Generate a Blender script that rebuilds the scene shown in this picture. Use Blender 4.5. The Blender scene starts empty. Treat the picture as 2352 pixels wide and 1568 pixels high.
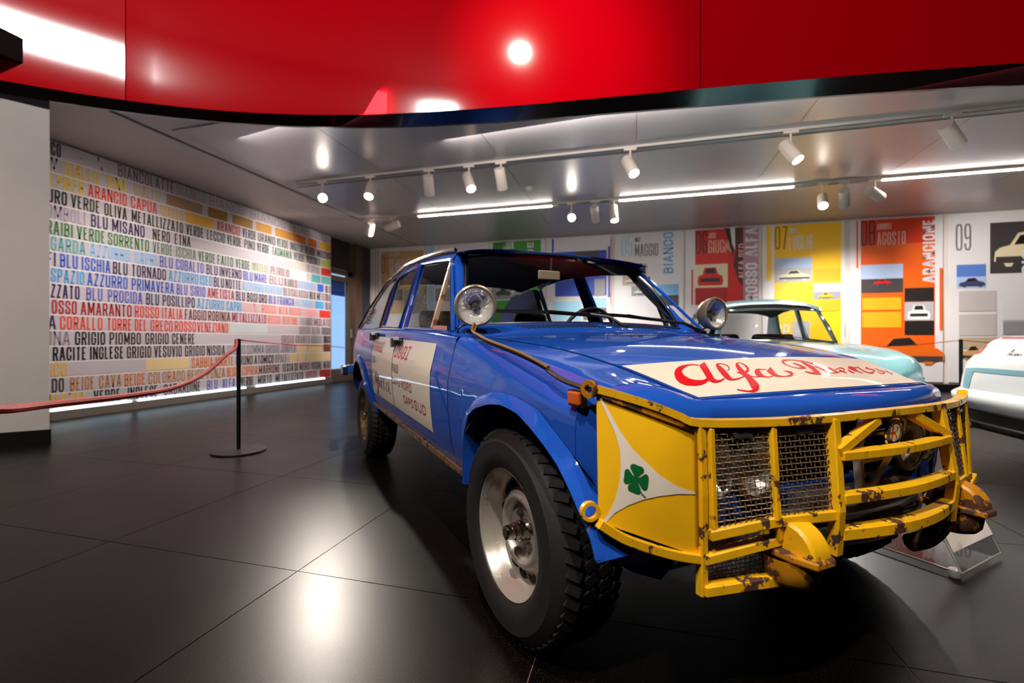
import bpy, bmesh, math, random
import numpy as np
from mathutils import Vector, Matrix
random.seed(3); np.random.seed(3)
C = bpy.context.scene.collection
S = bpy.context.scene
PI = math.pi
# ---------------------------------------------------------------- camera, world, exposure
cd = bpy.data.cameras.new('camera'); cam = bpy.data.objects.new('camera', cd); C.objects.link(cam)
cam.location = (0, 0, .8766); cam.rotation_euler = (PI/2, 0, math.radians(16.27))
cd.sensor_width = 36; cd.lens = 1110/2352*36; cd.shift_x = 38/2352; cd.shift_y = -1/2352
cd.clip_start = .02; cd.dof.use_dof = True; cd.dof.focus_distance = 1.55; cd.dof.aperture_fstop = 2.6
S.camera = cam
S.view_settings.view_transform = 'Standard'; S.view_settings.look = 'None'
S.view_settings.gamma = 1; S.view_settings.use_curve_mapping = False; S.view_settings.exposure = 0.8
S.cycles.use_denoising = True; S.cycles.max_bounces = 8; S.cycles.transparent_max_bounces = 12
S.cycles.sample_clamp_indirect = 6; S.cycles.caustics_reflective = False; S.cycles.caustics_refractive = False
w = bpy.data.worlds.new('daylight'); S.world = w; w.use_nodes = True
w.node_tree.nodes['Background'].inputs[0].default_value = (.40, .62, .92, 1)
w.node_tree.nodes['Background'].inputs[1].default_value = .7

WARM = (1, .90, .78); NEUT = (1, .95, .90)
def spot(name, loc, tgt, power, ang=40, blend=.5, r=.05, col=WARM):
    l = bpy.data.lights.new(name, 'SPOT'); l.energy = power; l.spot_size = math.radians(ang); l.spot_blend = blend
    l.shadow_soft_size = r; l.color = col
    o = bpy.data.objects.new(name, l); C.objects.link(o); o.location = loc
    o.rotation_euler = (Vector(tgt)-Vector(loc)).to_track_quat('-Z', 'Y').to_euler(); return o
def area(name, loc, tgt, power, sx, sy, col=NEUT):
    l = bpy.data.lights.new(name, 'AREA'); l.energy = power; l.shape = 'RECTANGLE'; l.size = sx; l.size_y = sy; l.color = col
    o = bpy.data.objects.new(name, l); C.objects.link(o); o.location = loc
    o.rotation_euler = (Vector(tgt)-Vector(loc)).to_track_quat('-Z', 'Y').to_euler(); return o
# lamps of the high hall behind the camera
spot('hall_spotlight', (-1.05, -.7, 6.35), (-.7, 4.2, 3.35), 620, 23, 1.0, .09)
spot('hall_spotlight', (-.6, -1.2, 6.35), (.5, 1.8, .7), 700, 44, .8, .09)
spot('hall_spotlight', (2.6, -.6, 6.3), (1.2, 2.2, .6), 350, 50, .6, .09)
spot('hall_spotlight', (-3.4, -2.0, 6.4), (-5.2, 2.0, .4), 330, 34, 1.0, .12, (1, .93, .86))
area('hall_window', (-2.3, -2.9, 6.2), (-1.5, 4.5, 2.0), 170, .36, .46, (1, .95, .92))
area('added_fill_lamp', (1.2, 4.75, 3.03), (1.4, 8.0, 2.3), 30, 6.5, .3, (1, .94, .90))  # unseen fill added behind the fascia to lift ceiling and spotlight bodies
area('added_fill_lamp', (-3.2, 4.1, 3.04), (-2.6, 7.5, 2.2), 7, 2.0, .3, (1, .94, .90))  # weaker added fill for the left part of the ceiling
# unseen spots added to brighten the lettered wall, without fixtures of their own
for xx in (-4.2, -3.4): spot('track_or_fill_lamp', (xx, 3.85, 2.98), (-6.2, 4.2-(xx+3.4)*.9, 1.1), 105, 80, 1.0, .05, NEUT)
spot('track_or_fill_lamp', (-4.3, 5.9, 2.9), (-6.2, 6.8, 1.0), 130, 90, 1.0, .05, NEUT)

# ---------------------------------------------------------------- helpers
def lin(c):
    c = c/255; return c/12.92 if c <= .04045 else ((c+.055)/1.055)**2.4
def rgb(r, g, b): return (lin(r), lin(g), lin(b), 1)
MATS = {}
def mat(name, col, rough=.5, metal=0, coat=0, nz=0, nscale=30, bump=0, bscale=200, emit=None, spec=.5):
    if name in MATS: return MATS[name]
    m = bpy.data.materials.new(name); m.use_nodes = True; nt = m.node_tree; b = nt.nodes['Principled BSDF']
    b.inputs['Base Color'].default_value = col; b.inputs['Roughness'].default_value = rough
    b.inputs['Metallic'].default_value = metal; b.inputs['Coat Weight'].default_value = coat
    b.inputs['Coat Roughness'].default_value = .04; b.inputs['Specular IOR Level'].default_value = spec
    if nz or bump:
        tc = nt.nodes.new('ShaderNodeTexCoord')
    if nz:
        n = nt.nodes.new('ShaderNodeTexNoise'); n.inputs['Scale'].default_value = nscale; n.inputs['Detail'].default_value = 4
        nt.links.new(tc.outputs['Object'], n.inputs['Vector'])
        mr = nt.nodes.new('ShaderNodeMapRange'); mr.inputs[1].default_value = .3; mr.inputs[2].default_value = .7
        mr.inputs[3].default_value = 1-nz; mr.inputs[4].default_value = 1+nz*.6
        nt.links.new(n.outputs['Fac'], mr.inputs[0])
        mx = nt.nodes.new('ShaderNodeMix'); mx.data_type = 'RGBA'; mx.blend_type = 'MULTIPLY'; mx.inputs[0].default_value = 1
        mx.inputs[6].default_value = col; nt.links.new(mr.outputs[0], mx.inputs[7]); nt.links.new(mx.outputs[2], b.inputs['Base Color'])
    if bump:
        n2 = nt.nodes.new('ShaderNodeTexNoise'); n2.inputs['Scale'].default_value = bscale
        nt.links.new(tc.outputs['Object'], n2.inputs['Vector'])
        bp = nt.nodes.new('ShaderNodeBump'); bp.inputs['Strength'].default_value = bump; bp.inputs['Distance'].default_value = .003
        nt.links.new(n2.outputs['Fac'], bp.inputs['Height']); nt.links.new(bp.outputs[0], b.inputs['Normal'])
    if emit:
        b.inputs['Emission Color'].default_value = col; b.inputs['Emission Strength'].default_value = emit
    MATS[name] = m; return m
def worn(name, col, rust, scale, lo, hi, rough=.42, coat=.25, metal=0, fine=0, stretch=(1, 1, 1)):
    """paint with chips and rust: a threshold of noise in object space"""
    if name in MATS: return MATS[name]
    m = bpy.data.materials.new(name); m.use_nodes = True; nt = m.node_tree; b = nt.nodes['Principled BSDF']
    tc = nt.nodes.new('ShaderNodeTexCoord'); mp = nt.nodes.new('ShaderNodeMapping'); mp.inputs['Scale'].default_value = stretch
    nt.links.new(tc.outputs['Object'], mp.inputs[0])
    n = nt.nodes.new('ShaderNodeTexNoise'); n.inputs['Scale'].default_value = scale; n.inputs['Detail'].default_value = 7; n.inputs['Roughness'].default_value = .62
    nt.links.new(mp.outputs[0], n.inputs['Vector'])
    r = nt.nodes.new('ShaderNodeMapRange'); r.inputs[1].default_value = lo; r.inputs[2].default_value = hi
    nt.links.new(n.outputs['Fac'], r.inputs[0])
    n3 = nt.nodes.new('ShaderNodeTexNoise'); n3.inputs['Scale'].default_value = 14; n3.inputs['Detail'].default_value = 6
    nt.links.new(mp.outputs[0], n3.inputs['Vector'])
    r3 = nt.nodes.new('ShaderNodeMapRange'); r3.inputs[1].default_value = .35; r3.inputs[2].default_value = .75
    nt.links.new(n3.outputs['Fac'], r3.inputs[0])
    dirt = nt.nodes.new('ShaderNodeMix'); dirt.data_type = 'RGBA'; dirt.inputs[6].default_value = col
    dirt.inputs[7].default_value = (col[0]*(1-fine)+rust[0]*fine, col[1]*(1-fine)+rust[1]*fine, col[2]*(1-fine)+rust[2]*fine, 1)
    nt.links.new(r3.outputs[0], dirt.inputs[0])
    mx = nt.nodes.new('ShaderNodeMix'); mx.data_type = 'RGBA'; nt.links.new(r.outputs[0], mx.inputs[0])
    nt.links.new(dirt.outputs[2], mx.inputs[6]); mx.inputs[7].default_value = rust
    nt.links.new(mx.outputs[2], b.inputs['Base Color'])
    rr = nt.nodes.new('ShaderNodeMapRange'); rr.inputs[3].default_value = rough; rr.inputs[4].default_value = .75
    nt.links.new(r.outputs[0], rr.inputs[0]); nt.links.new(rr.outputs[0], b.inputs['Roughness'])
    iv = nt.nodes.new('ShaderNodeMapRange'); iv.inputs[3].default_value = coat; iv.inputs[4].default_value = 0
    nt.links.new(r.outputs[0], iv.inputs[0]); nt.links.new(iv.outputs[0], b.inputs['Coat Weight'])
    bp = nt.nodes.new('ShaderNodeBump'); bp.invert = True; bp.inputs['Strength'].default_value = .35; bp.inputs['Distance'].default_value = .0015
    nt.links.new(r.outputs[0], bp.inputs['Height']); nt.links.new(bp.outputs[0], b.inputs['Normal'])
    b.inputs['Metallic'].default_value = metal
    MATS[name] = m; return m
def glass(name, tint=(.9, .95, .95), refl=1.0, rough=0.0):
    """thin pane: transparent with a Fresnel mirror"""
    if name in MATS: return MATS[name]
    m = bpy.data.materials.new(name); m.use_nodes = True; nt = m.node_tree; nt.nodes.clear()
    o = nt.nodes.new('ShaderNodeOutputMaterial'); t = nt.nodes.new('ShaderNodeBsdfTransparent'); t.inputs[0].default_value = (*tint, 1)
    g = nt.nodes.new('ShaderNodeBsdfGlossy'); g.inputs['Roughness'].default_value = rough
    f = nt.nodes.new('ShaderNodeLayerWeight'); pw_ = nt.nodes.new('ShaderNodeMath'); pw_.operation = 'POWER'; pw_.inputs[1].default_value = 5; nt.links.new(f.outputs['Facing'], pw_.inputs[0])
    ml = nt.nodes.new('ShaderNodeMath'); ml.operation = 'MULTIPLY_ADD'; ml.inputs[1].default_value = .96*refl; ml.inputs[2].default_value = .04*refl; nt.links.new(pw_.outputs[0], ml.inputs[0])
    x = nt.nodes.new('ShaderNodeMixShader'); nt.links.new(ml.outputs[0], x.inputs[0]); nt.links.new(t.outputs[0], x.inputs[1]); nt.links.new(g.outputs[0], x.inputs[2])
    nt.links.new(x.outputs[0], o.inputs[0]); MATS[name] = m; return m

class MB:
    def __init__(s): s.v = []; s.f = []
    def add(s, vs, fs):
        n = len(s.v); s.v += [tuple(float(q) for q in p) for p in vs]; s.f += [tuple(i+n for i in f) for f in fs]; return s
    def box(s, c, d, rz=0, R=None):
        c = np.array(c, float); h = np.array(d, float)/2
        P = np.array([(x, y, z) for x in (-1, 1) for y in (-1, 1) for z in (-1, 1)])*h
        if rz: R = np.array(Matrix.Rotation(rz, 3, 'Z'))
        if R is not None: P = P @ np.array(R).T
        return s.add(P+c, [(0, 1, 3, 2), (4, 6, 7, 5), (0, 4, 5, 1), (2, 3, 7, 6), (0, 2, 6, 4), (1, 5, 7, 3)])
    def grid(s, G, flip=False, closeu=False, closev=False):
        G = np.array(G, float); a, b = G.shape[:2]; fs = []
        for i in range(a if closeu else a-1):
            for j in range(b if closev else b-1):
                q = (i*b+j, ((i+1) % a)*b+j, ((i+1) % a)*b+(j+1) % b, i*b+(j+1) % b)
                fs.append(q[::-1] if flip else q)
        return s.add(G.reshape(-1, 3), fs)
    def sweep(s, path, sec, up=(0, 0, 1), closed=False, caps=True, scales=None):
        P = np.array(path, float); n = len(P); up = np.array(up, float); rings = []
        for i in range(n):
            if closed: d = P[(i+1) % n]-P[i-1]
            else: d = P[min(i+1, n-1)]-P[max(i-1, 0)]
            d = d/(np.linalg.norm(d)+1e-12); u = up-d*(up @ d)
            if np.linalg.norm(u) < .05: u = np.array((1., 0, 0))-d*d[0]
            u /= np.linalg.norm(u); r = np.cross(d, u); k = 1 if scales is None else scales[i]
            rings.append([P[i]+(r*a+u*b)*k for a, b in sec])
        m = len(sec); s.grid(rings, closeu=closed, closev=True)
        if caps and not closed:
            k = len(s.v)-n*m; s.f += [tuple(k+i for i in range(m))[::-1], tuple(k+(n-1)*m+i for i in range(m))]
        return s
    def tube(s, path, r, n=8, **k):
        return s.sweep(path, [(r*math.cos(2*PI*i/n), r*math.sin(2*PI*i/n)) for i in range(n)], **k)
    def bar(s, path, wd, ht, **k):
        return s.sweep(path, [(-wd/2, -ht/2), (wd/2, -ht/2), (wd/2, ht/2), (-wd/2, ht/2)], **k)
    def lathe(s, prof, c, ax, n=24, a0=0, a1=2*PI):
        c = np.array(c, float); ax = np.array(ax, float); ax /= np.linalg.norm(ax)
        e = np.cross(ax, (0, 0, 1)); e = np.array((1., 0, 0)) if np.linalg.norm(e) < 1e-3 else e/np.linalg.norm(e)
        g = np.cross(ax, e); full = abs(a1-a0-2*PI) < 1e-6; k = n if full else n+1
        G = [[c+ax*h+(e*math.cos(t)+g*math.sin(t))*r for r, h in prof] for t in [a0+(a1-a0)*i/n for i in range(k)]]
        return s.grid(G, closeu=full)
    def disc(s, c, r, ax, n=24):
        c = np.array(c, float); ax = np.array(ax, float); ax /= np.linalg.norm(ax)
        e = np.cross(ax, (0, 0, 1)); e = np.array((1., 0, 0)) if np.linalg.norm(e) < 1e-3 else e/np.linalg.norm(e); g = np.cross(ax, e)
        return s.add([c+(e*math.cos(2*PI*i/n)+g*math.sin(2*PI*i/n))*r for i in range(n)], [tuple(range(n))])
    def prism(s, poly, vec):
        n = len(poly); P = np.array(poly, float); Q = P+np.array(vec, float)
        return s.add(np.vstack([P, Q]), [tuple(range(n))[::-1], tuple(range(n, 2*n))]+[(i, (i+1) % n, n+(i+1) % n, n+i) for i in range(n)])
    def mesh(s, m, smooth=True, ang=35, name='m'):
        me = bpy.data.meshes.new(name); me.from_pydata(s.v, [], s.f); me.materials.append(m)
        bm = bmesh.new(); bm.from_mesh(me); bmesh.ops.recalc_face_normals(bm, faces=bm.faces); bm.to_mesh(me); bm.free()
        if smooth:
            me.shade_smooth(); me.set_sharp_from_angle(angle=math.radians(ang))
        me.update(); return me
    def obj(s, name, m, parent=None, smooth=True, ang=35, **props):
        o = bpy.data.objects.new(name, s.mesh(m, smooth, ang, name)); C.objects.link(o)
        if parent: o.parent = parent
        for k, v in props.items(): o[k] = v
        return o
def bevel(o, wd=.004, seg=2):
    b = o.modifiers.new('bevel', 'BEVEL'); b.width = wd; b.segments = seg; b.limit_method = 'ANGLE'; return o
def thing(name, label, cat, loc=(0, 0, 0), rz=0, group=None):
    o = bpy.data.objects.new(name, None); C.objects.link(o); o.location = loc; o.rotation_euler = (0, 0, rz)
    o['label'] = label; o['category'] = cat
    if group: o['group'] = group
    return o
def tag(o, label, cat, group=None):
    o['label'] = label; o['category'] = cat
    if group: o['group'] = group
    return o
def struct(o): o['kind'] = 'structure'; return o
def copy_tree(o, parent=None):
    c = o.copy(); C.objects.link(c)
    if parent: c.parent = parent
    for ch in o.children: copy_tree(ch, c)
    return c
def catmull(P, n=6, closed=False):
    P = np.array(P, float); out = []; N = len(P)
    for i in range(N if closed else N-1):
        if closed: p0, p1, p2, p3 = P[i-1], P[i], P[(i+1) % N], P[(i+2) % N]
        else: p0, p1, p2, p3 = P[max(i-1, 0)], P[i], P[i+1], P[min(i+2, N-1)]
        for k in range(n):
            t = k/n; out.append(.5*(2*p1+(p2-p0)*t+(2*p0-5*p1+4*p2-p3)*t*t+(3*p1-p0-3*p2+p3)*t**3))
    if not closed: out.append(P[-1])
    return np.array(out)
def resample(P, n):
    P = np.array(P, float); d = np.r_[0, np.cumsum(np.linalg.norm(np.diff(P, axis=0), axis=1))]; t = np.linspace(0, d[-1], n)
    return np.stack([np.interp(t, d, P[:, k]) for k in range(P.shape[1])], 1)
TC = {}
def text_geo(s, res=2, bold=0):
    """letters as flat triangles in the unit square"""
    key = (s, bold)
    if key not in TC:
        cu = bpy.data.curves.new('t', 'FONT'); cu.body = s; cu.resolution_u = res; cu.offset = bold; ob = bpy.data.objects.new('t', cu)
        me = bpy.data.meshes.new_from_object(ob); V = np.array([v.co[:2] for v in me.vertices]); F = [tuple(p.vertices) for p in me.polygons]
        bpy.data.objects.remove(ob); bpy.data.meshes.remove(me); bpy.data.curves.remove(cu)
        V = (V-V.min(0))/(V.max(0)-V.min(0)+1e-9); TC[key] = (V, F)
    return TC[key]
def text_obj(s, fn, name, m, parent, bold=0):
    V, F = text_geo(s, bold=bold); b = MB(); b.add([fn(u, v) for u, v in V], F); return b.obj(name, m, parent, smooth=False)

# condensed capitals drawn as strokes: a list of polylines in the unit box, and the letter's width
_O = [(0, .13), (0, .87), (.22, 1), (.78, 1), (1, .87), (1, .13), (.78, 0), (.22, 0), (0, .13)]
_C = [(1, .70), (1, .87), (.78, 1), (.22, 1), (0, .87), (0, .13), (.22, 0), (.78, 0), (1, .13)]
FONT = {'A': ([[(0, 0), (.42, 1), (.58, 1), (1, 0)], [(.14, .28), (.86, .28)]], 1.1), 'B': ([[(0, 0), (0, 1), (.75, 1), (.97, .88), (.97, .64), (.75, .53), (0, .53)], [(.75, .53), (1, .41), (1, .12), (.78, 0), (0, 0)]], 1),
 'C': ([_C+[(1, .30)]], 1), 'D': ([[(0, 0), (0, 1), (.72, 1), (1, .85), (1, .15), (.72, 0), (0, 0)]], 1), 'E': ([[(1, 1), (0, 1), (0, 0), (1, 0)], [(0, .52), (.85, .52)]], .82), 'F': ([[(1, 1), (0, 1), (0, 0)], [(0, .5), (.85, .5)]], .8),
 'G': ([_C+[(1, .46), (.55, .46)]], 1), 'H': ([[(0, 0), (0, 1)], [(1, 0), (1, 1)], [(0, .52), (1, .52)]], 1), 'I': ([[(.5, 0), (.5, 1)]], .05), 'J': ([[(1, 1), (1, .13), (.75, 0), (.2, 0), (0, .13), (0, .26)]], .75),
 'K': ([[(0, 0), (0, 1)], [(1, 1), (0, .42)], [(.32, .60), (1, 0)]], 1), 'L': ([[(0, 1), (0, 0), (1, 0)]], .78), 'M': ([[(0, 0), (0, 1)], [(0, 1), (.5, .2)], [(.5, .2), (1, 1)], [(1, 1), (1, 0)]], 1.45), 'N': ([[(0, 0), (0, 1)], [(0, 1), (1, 0)], [(1, 0), (1, 1)]], 1.08),
 'O': ([_O], 1), 'P': ([[(0, 0), (0, 1), (.75, 1), (1, .87), (1, .57), (.75, .45), (0, .45)]], .98), 'Q': ([_O, [(.6, .2), (1, -.05)]], 1), 'R': ([[(0, 0), (0, 1), (.75, 1), (1, .87), (1, .6), (.75, .48), (0, .48)], [(.6, .48), (1, 0)]], 1),
 'S': ([[(1, .74), (1, .87), (.78, 1), (.22, 1), (0, .87), (0, .70), (.2, .57), (.8, .43), (1, .30), (1, .13), (.78, 0), (.22, 0), (0, .13), (0, .27)]], 1), 'T': ([[(0, 1), (1, 1)], [(.5, 1), (.5, 0)]], .92),
 'U': ([[(0, 1), (0, .13), (.22, 0), (.78, 0), (1, .13), (1, 1)]], 1), 'V': ([[(0, 1), (.5, 0)], [(.5, 0), (1, 1)]], 1.05), 'X': ([[(0, 0), (1, 1)], [(0, 1), (1, 0)]], 1), 'Y': ([[(0, 1), (.5, .45), (1, 1)], [(.5, .45), (.5, 0)]], 1), 'Z': ([[(0, 1), (1, 1)], [(1, 1), (0, 0)], [(0, 0), (1, 0)]], .9),
 '0': ([_O], 1), '1': ([[(0, .82), (.6, 1), (.6, 0)]], .5), '2': ([[(0, .72), (0, .87), (.22, 1), (.78, 1), (1, .87), (1, .62), (0, 0), (1, 0)]], 1), '3': ([[(0, .8), (0, .88), (.22, 1), (.78, 1), (1, .87), (1, .62), (.75, .52), (.4, .52)], [(.75, .52), (1, .4), (1, .13), (.78, 0), (.22, 0), (0, .13), (0, .22)]], 1),
 '4': ([[(.8, 0), (.8, 1), (0, .28), (1, .28)]], 1), '5': ([[(1, 1), (0, 1), (0, .55), (.75, .58), (1, .45), (1, .13), (.78, 0), (.22, 0), (0, .13), (0, .25)]], 1), '6': ([[(1, .78), (1, .87), (.78, 1), (.22, 1), (0, .87), (0, .13), (.22, 0), (.78, 0), (1, .13), (1, .43), (.78, .56), (0, .5)]], 1),
 '7': ([[(0, 1), (1, 1), (.35, 0)]], .95), '8': ([_O, [(0, .52), (1, .52)]], 1), '9': ([[(0, .22), (0, .13), (.22, 0), (.78, 0), (1, .13), (1, .87), (.78, 1), (.22, 1), (0, .87), (0, .57), (.22, .44), (1, .5)]], 1), ' ': ([], .35)}
def stroke_obj(s, W, Hh, th, fn, name, m, parent, gap=.36):
    """letters of real height Hh stretched to the real width W, strokes th thick; fn maps unit coordinates to space"""
    tot = sum(FONT[c][1] for c in s); n = len(s); cw = (W-n*th)/(tot+gap*max(n-1, 0)) if n else 0; cw = max(cw, th*.2); b = MB(); x = th/2
    for c in s:
        lines, w_ = FONT[c]
        for L in lines:
            P = np.array([(x+px*w_*cw, th/2+py*(Hh-th)) for px, py in L]); cl = np.allclose(P[0], P[-1]); N = len(P); A, B = [], []
            if cl: P = P[:-1]; N -= 1
            for i in range(N):
                d0 = P[i]-P[i-1] if (i or cl) else P[i+1]-P[i]; d1 = P[(i+1) % N]-P[i] if (i < N-1 or cl) else d0
                d0 = d0/(np.linalg.norm(d0)+1e-9); d1 = d1/(np.linalg.norm(d1)+1e-9); n0 = np.array((-d0[1], d0[0])); n1 = np.array((-d1[1], d1[0])); k = n0+n1; k = k/max(.45, (k @ k)/2) if (k @ k) > 1e-6 else n0
                e = np.zeros(2)
                if not cl and i == 0: e = -d1*th/2*(abs(d1[1]) > .6)
                if not cl and i == N-1: e = d0*th/2*(abs(d0[1]) > .6)
                A.append(P[i]+k*th/2+e); B.append(P[i]-k*th/2+e)
            if cl: A.append(A[0]); B.append(B[0])
            V = [fn(q[0]/W, q[1]/Hh) for ab in zip(A, B) for q in ab]; b.add(V, [(2*i, 2*i+1, 2*i+3, 2*i+2) for i in range(len(A)-1)])
        x += w_*cw+th+gap*cw
    return b.obj(name, m, parent, smooth=False)

# ---- tables: wall words, banner layout, painted decals
WORDS=["CO,3.74,3.84,dg;GARDENIA,3.87,4.39,pw;BIANCOLATTE,4.46,5.22,dl;BIANCO,5.25,5.72,pg;BIANCO,5.8,6.47,pg;BIANCO,6.61,7.45,pg;BIANCO,7.56,8.68,pg",
"MO,3.74,3.87,pw;GIALLO,3.88,4.24,ye;CINA,4.33,4.56,ye;GIALLO,4.66,5.01,ta;#,5.11,5.68,tb;#,5.78,6.14,mu;#,6.24,6.66,mu;#,6.74,7.1,oc;#,7.19,7.62,oc;#,7.63,8.02,or;#,8.1,8.35,or;#,8.46,8.83,am",
"I,3.72,3.75,ye;PIPER,3.8,4.08,ye;ARANCIO,4.12,4.57,ro;CAPUA,4.62,4.97,ro;GIALLO,5.02,5.37,am;#,5.41,5.89,am;ARANCIO,5.94,6.39,rd;VERDE,6.44,6.74,vg;URANIO,6.78,7.19,vg;VERDE,7.23,7.53,ve;INGLESE,7.58,7.95,ve;VERDE,8.0,8.31,dg;MUSCHIO,8.38,8.81,dg",
"URO,3.71,3.9,bk;VERDE,3.94,4.25,ol;OLIVA,4.3,4.57,ol;METALLIZZATO,4.63,5.36,ol;VERDE,5.41,5.7,vg;LECCIO,5.76,6.09,vg;VERDE,6.13,6.42,vg;PINO,6.48,6.71,dg;VERDE,6.76,7.04,vg;TASMANIA,7.11,7.62,ge;VERDE,7.68,7.98,dg;VISCONTI,8.04,8.46,dg;#,8.51,8.81,li",
"OMBOLI,3.7,4.09,lv;BLU,4.15,4.34,pu;MISANO,4.39,4.8,pu;NERO,4.91,5.16,br;ETNA,5.23,5.48,br;GRIGIO,7.64,7.99,pt;VESUVIO,8.06,8.44,ma;#,8.51,8.81,re",
"RAIBI,3.7,3.96,gr;VERDE,4.0,4.31,gr;SORRENTO,4.34,4.86,gr;VERDE,4.91,5.2,gg;ISCHIA,5.25,5.57,gg;VERDE,5.61,5.91,ge;FAITO,5.95,6.25,ge;VERDE,6.3,6.6,ge;MATESE,6.66,7.03,lg;PETROLIO,7.08,7.55,ma;#,7.6,8.03,wh;#,8.2,8.48,te;#,8.52,8.81,te",
"GARDA,3.74,4.09,te;AZZURRO,4.14,4.61,lb;CAPRI,4.67,4.96,lb;BLU,5.01,5.2,bv;COBALTO,5.25,5.7,bv;BLU,5.75,5.95,pu;INVERNO,5.99,6.42,pu;BLU,6.46,6.66,bl;MARE,6.7,6.99,bv;BLU,7.05,7.38,ma;OLANDESE,7.42,7.79,ma;AZZURRO,7.82,8.3,lb;#,8.39,8.58,bl;BLU,8.64,8.81,pu",
"FI,3.71,3.79,pu;BLU,3.83,4.01,bl;ISCHIA,4.05,4.37,bl;BLU,4.4,4.58,pu;TORNADO,4.63,5.1,pu;AZZURRO,5.14,5.61,cy;ISEO,5.64,5.85,cy;BLU,5.88,6.07,pu;NOTTE,6.1,6.41,pu;AZZURRO,6.44,6.91,lb;RIVIERA,6.95,7.37,lb;BLU,7.4,7.58,ma;GALASSIA,7.61,8.1,ma;BLU,8.14,8.31,br;METEORA,8.37,8.81,br",
"SPAZIO,3.74,4.08,cy;AZZURRO,4.11,4.58,bl;PRIMAVERA,4.63,5.22,bl;BLU,5.26,5.43,bv;SIRIO,5.48,5.73,bv;AMETISTA,5.77,6.27,rm;BLU,6.31,6.49,pu;BOSFORO,6.54,6.99,br;BLU,7.03,7.2,bv;FRANCIA,7.25,7.69,bv;AZZURRO,7.74,8.19,lb;#,8.32,8.59,cy;BLU,8.64,8.81,pu",
"ZZATO,3.74,4.03,pu;BLU,4.1,4.28,bv;PROCIDA,4.34,4.77,bv;BLU,4.82,5.0,pu;POSILLIPO,5.05,5.55,pu;AZZURRO,5.59,6.07,cy;CAPRI,6.12,6.42,cy;GLICINE,6.46,6.79,pk;ROSSO,6.87,7.21,sa;ALFA,7.28,7.51,sa;ROSSO,7.56,7.89,sa;#,7.95,8.39,pk;#,8.45,8.81,re",
"OSSO,3.75,4.0,rd;AMARANTO,4.04,4.63,rd;ROSSO,4.67,5.0,ro;ITALIA,5.04,5.35,ro;FAGGIO,5.39,5.75,rb;ROBINIA,5.78,6.19,rb;METALLIZZATO,6.23,6.97,rm;ROSSO,7.01,7.32,sa;BERTONE,7.38,7.79,sa;TITANIO,7.86,8.22,ma;MOLATO,8.28,8.81,rb",
"A,3.72,3.79,pu;CORALLO,3.83,4.28,ro;TORRE,4.33,4.63,ro;DEL,4.67,4.83,ro;GRECO,4.88,5.2,ro;ROSSO,5.23,5.57,ro;VENEZIANO,5.59,6.15,ro;#,6.19,7.0,gl;GRIGIO,7.83,8.15,ma;ALBA,8.2,8.46,ma;GRIGIO,8.52,8.81,br",
"INA,3.73,3.93,mg;GRIGIO,3.98,4.31,bk;PIOMBO,4.36,4.75,br;GRIGIO,4.81,5.14,br;CENERE,5.19,5.55,br;GRIGIO,7.35,7.68,ma;GRANITO,7.73,8.14,ma;GRIGIO,8.19,8.52,mg;INDACO,8.58,8.81,br",
"RACITE,3.76,4.1,bk;INGLESE,4.14,4.53,bk;GRIGIO,4.57,4.89,br;VESUVIO,4.93,5.34,br;GRIGIO,5.39,5.72,br;NISIDA,5.76,6.09,br;GRIGIO,6.14,6.5,mg;SOMMA,6.53,6.92,mg;GRIGIO,6.96,7.29,mg;JUNIPER,7.33,7.73,mg;#,7.78,8.04,at;#,8.11,8.53,at;#,8.58,8.81,rb",
"ICO,3.74,3.9,am;#,4.82,5.46,at;SABBIA,5.5,5.87,or;MARTE,5.91,6.26,or;BRUNO,6.31,6.66,br;ATOMICO,6.7,7.15,br;OPALE,7.19,7.49,ma;#,7.56,7.77,at;#,7.82,7.99,at;#,8.06,8.81,at",
"DO,3.75,3.87,br;BEIGE,3.93,4.19,tn;CAVA,4.24,4.5,tn;BEIGE,4.54,4.81,or;COLORADO,4.85,5.39,tn;BEIGE,5.43,5.71,tn;PONZA,5.76,6.09,tn;BEIGE,6.13,6.36,or;CIPRIA,6.44,6.77,or;MARRONE,6.8,7.31,rb;TESTA,7.37,7.66,br;DI,7.7,7.79,br;MORO,7.84,8.14,rb;VISONE,8.19,8.52,br;NERO,8.58,8.81,bk",
"NESTRA,3.72,4.08,ye;VERDE,4.18,4.49,vg;INGLESE,4.58,4.98,vg;GABARDINE,5.07,5.65,ol;BLU,5.76,5.95,bv;ALFA,6.04,6.29,bv;VERDE,6.41,6.68,vg;MIRTO,6.78,7.1,vg;METALLIZZATO,7.2,7.94,br;ROSSO,8.03,8.37,rd;#,8.45,8.81,rd"]
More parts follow.
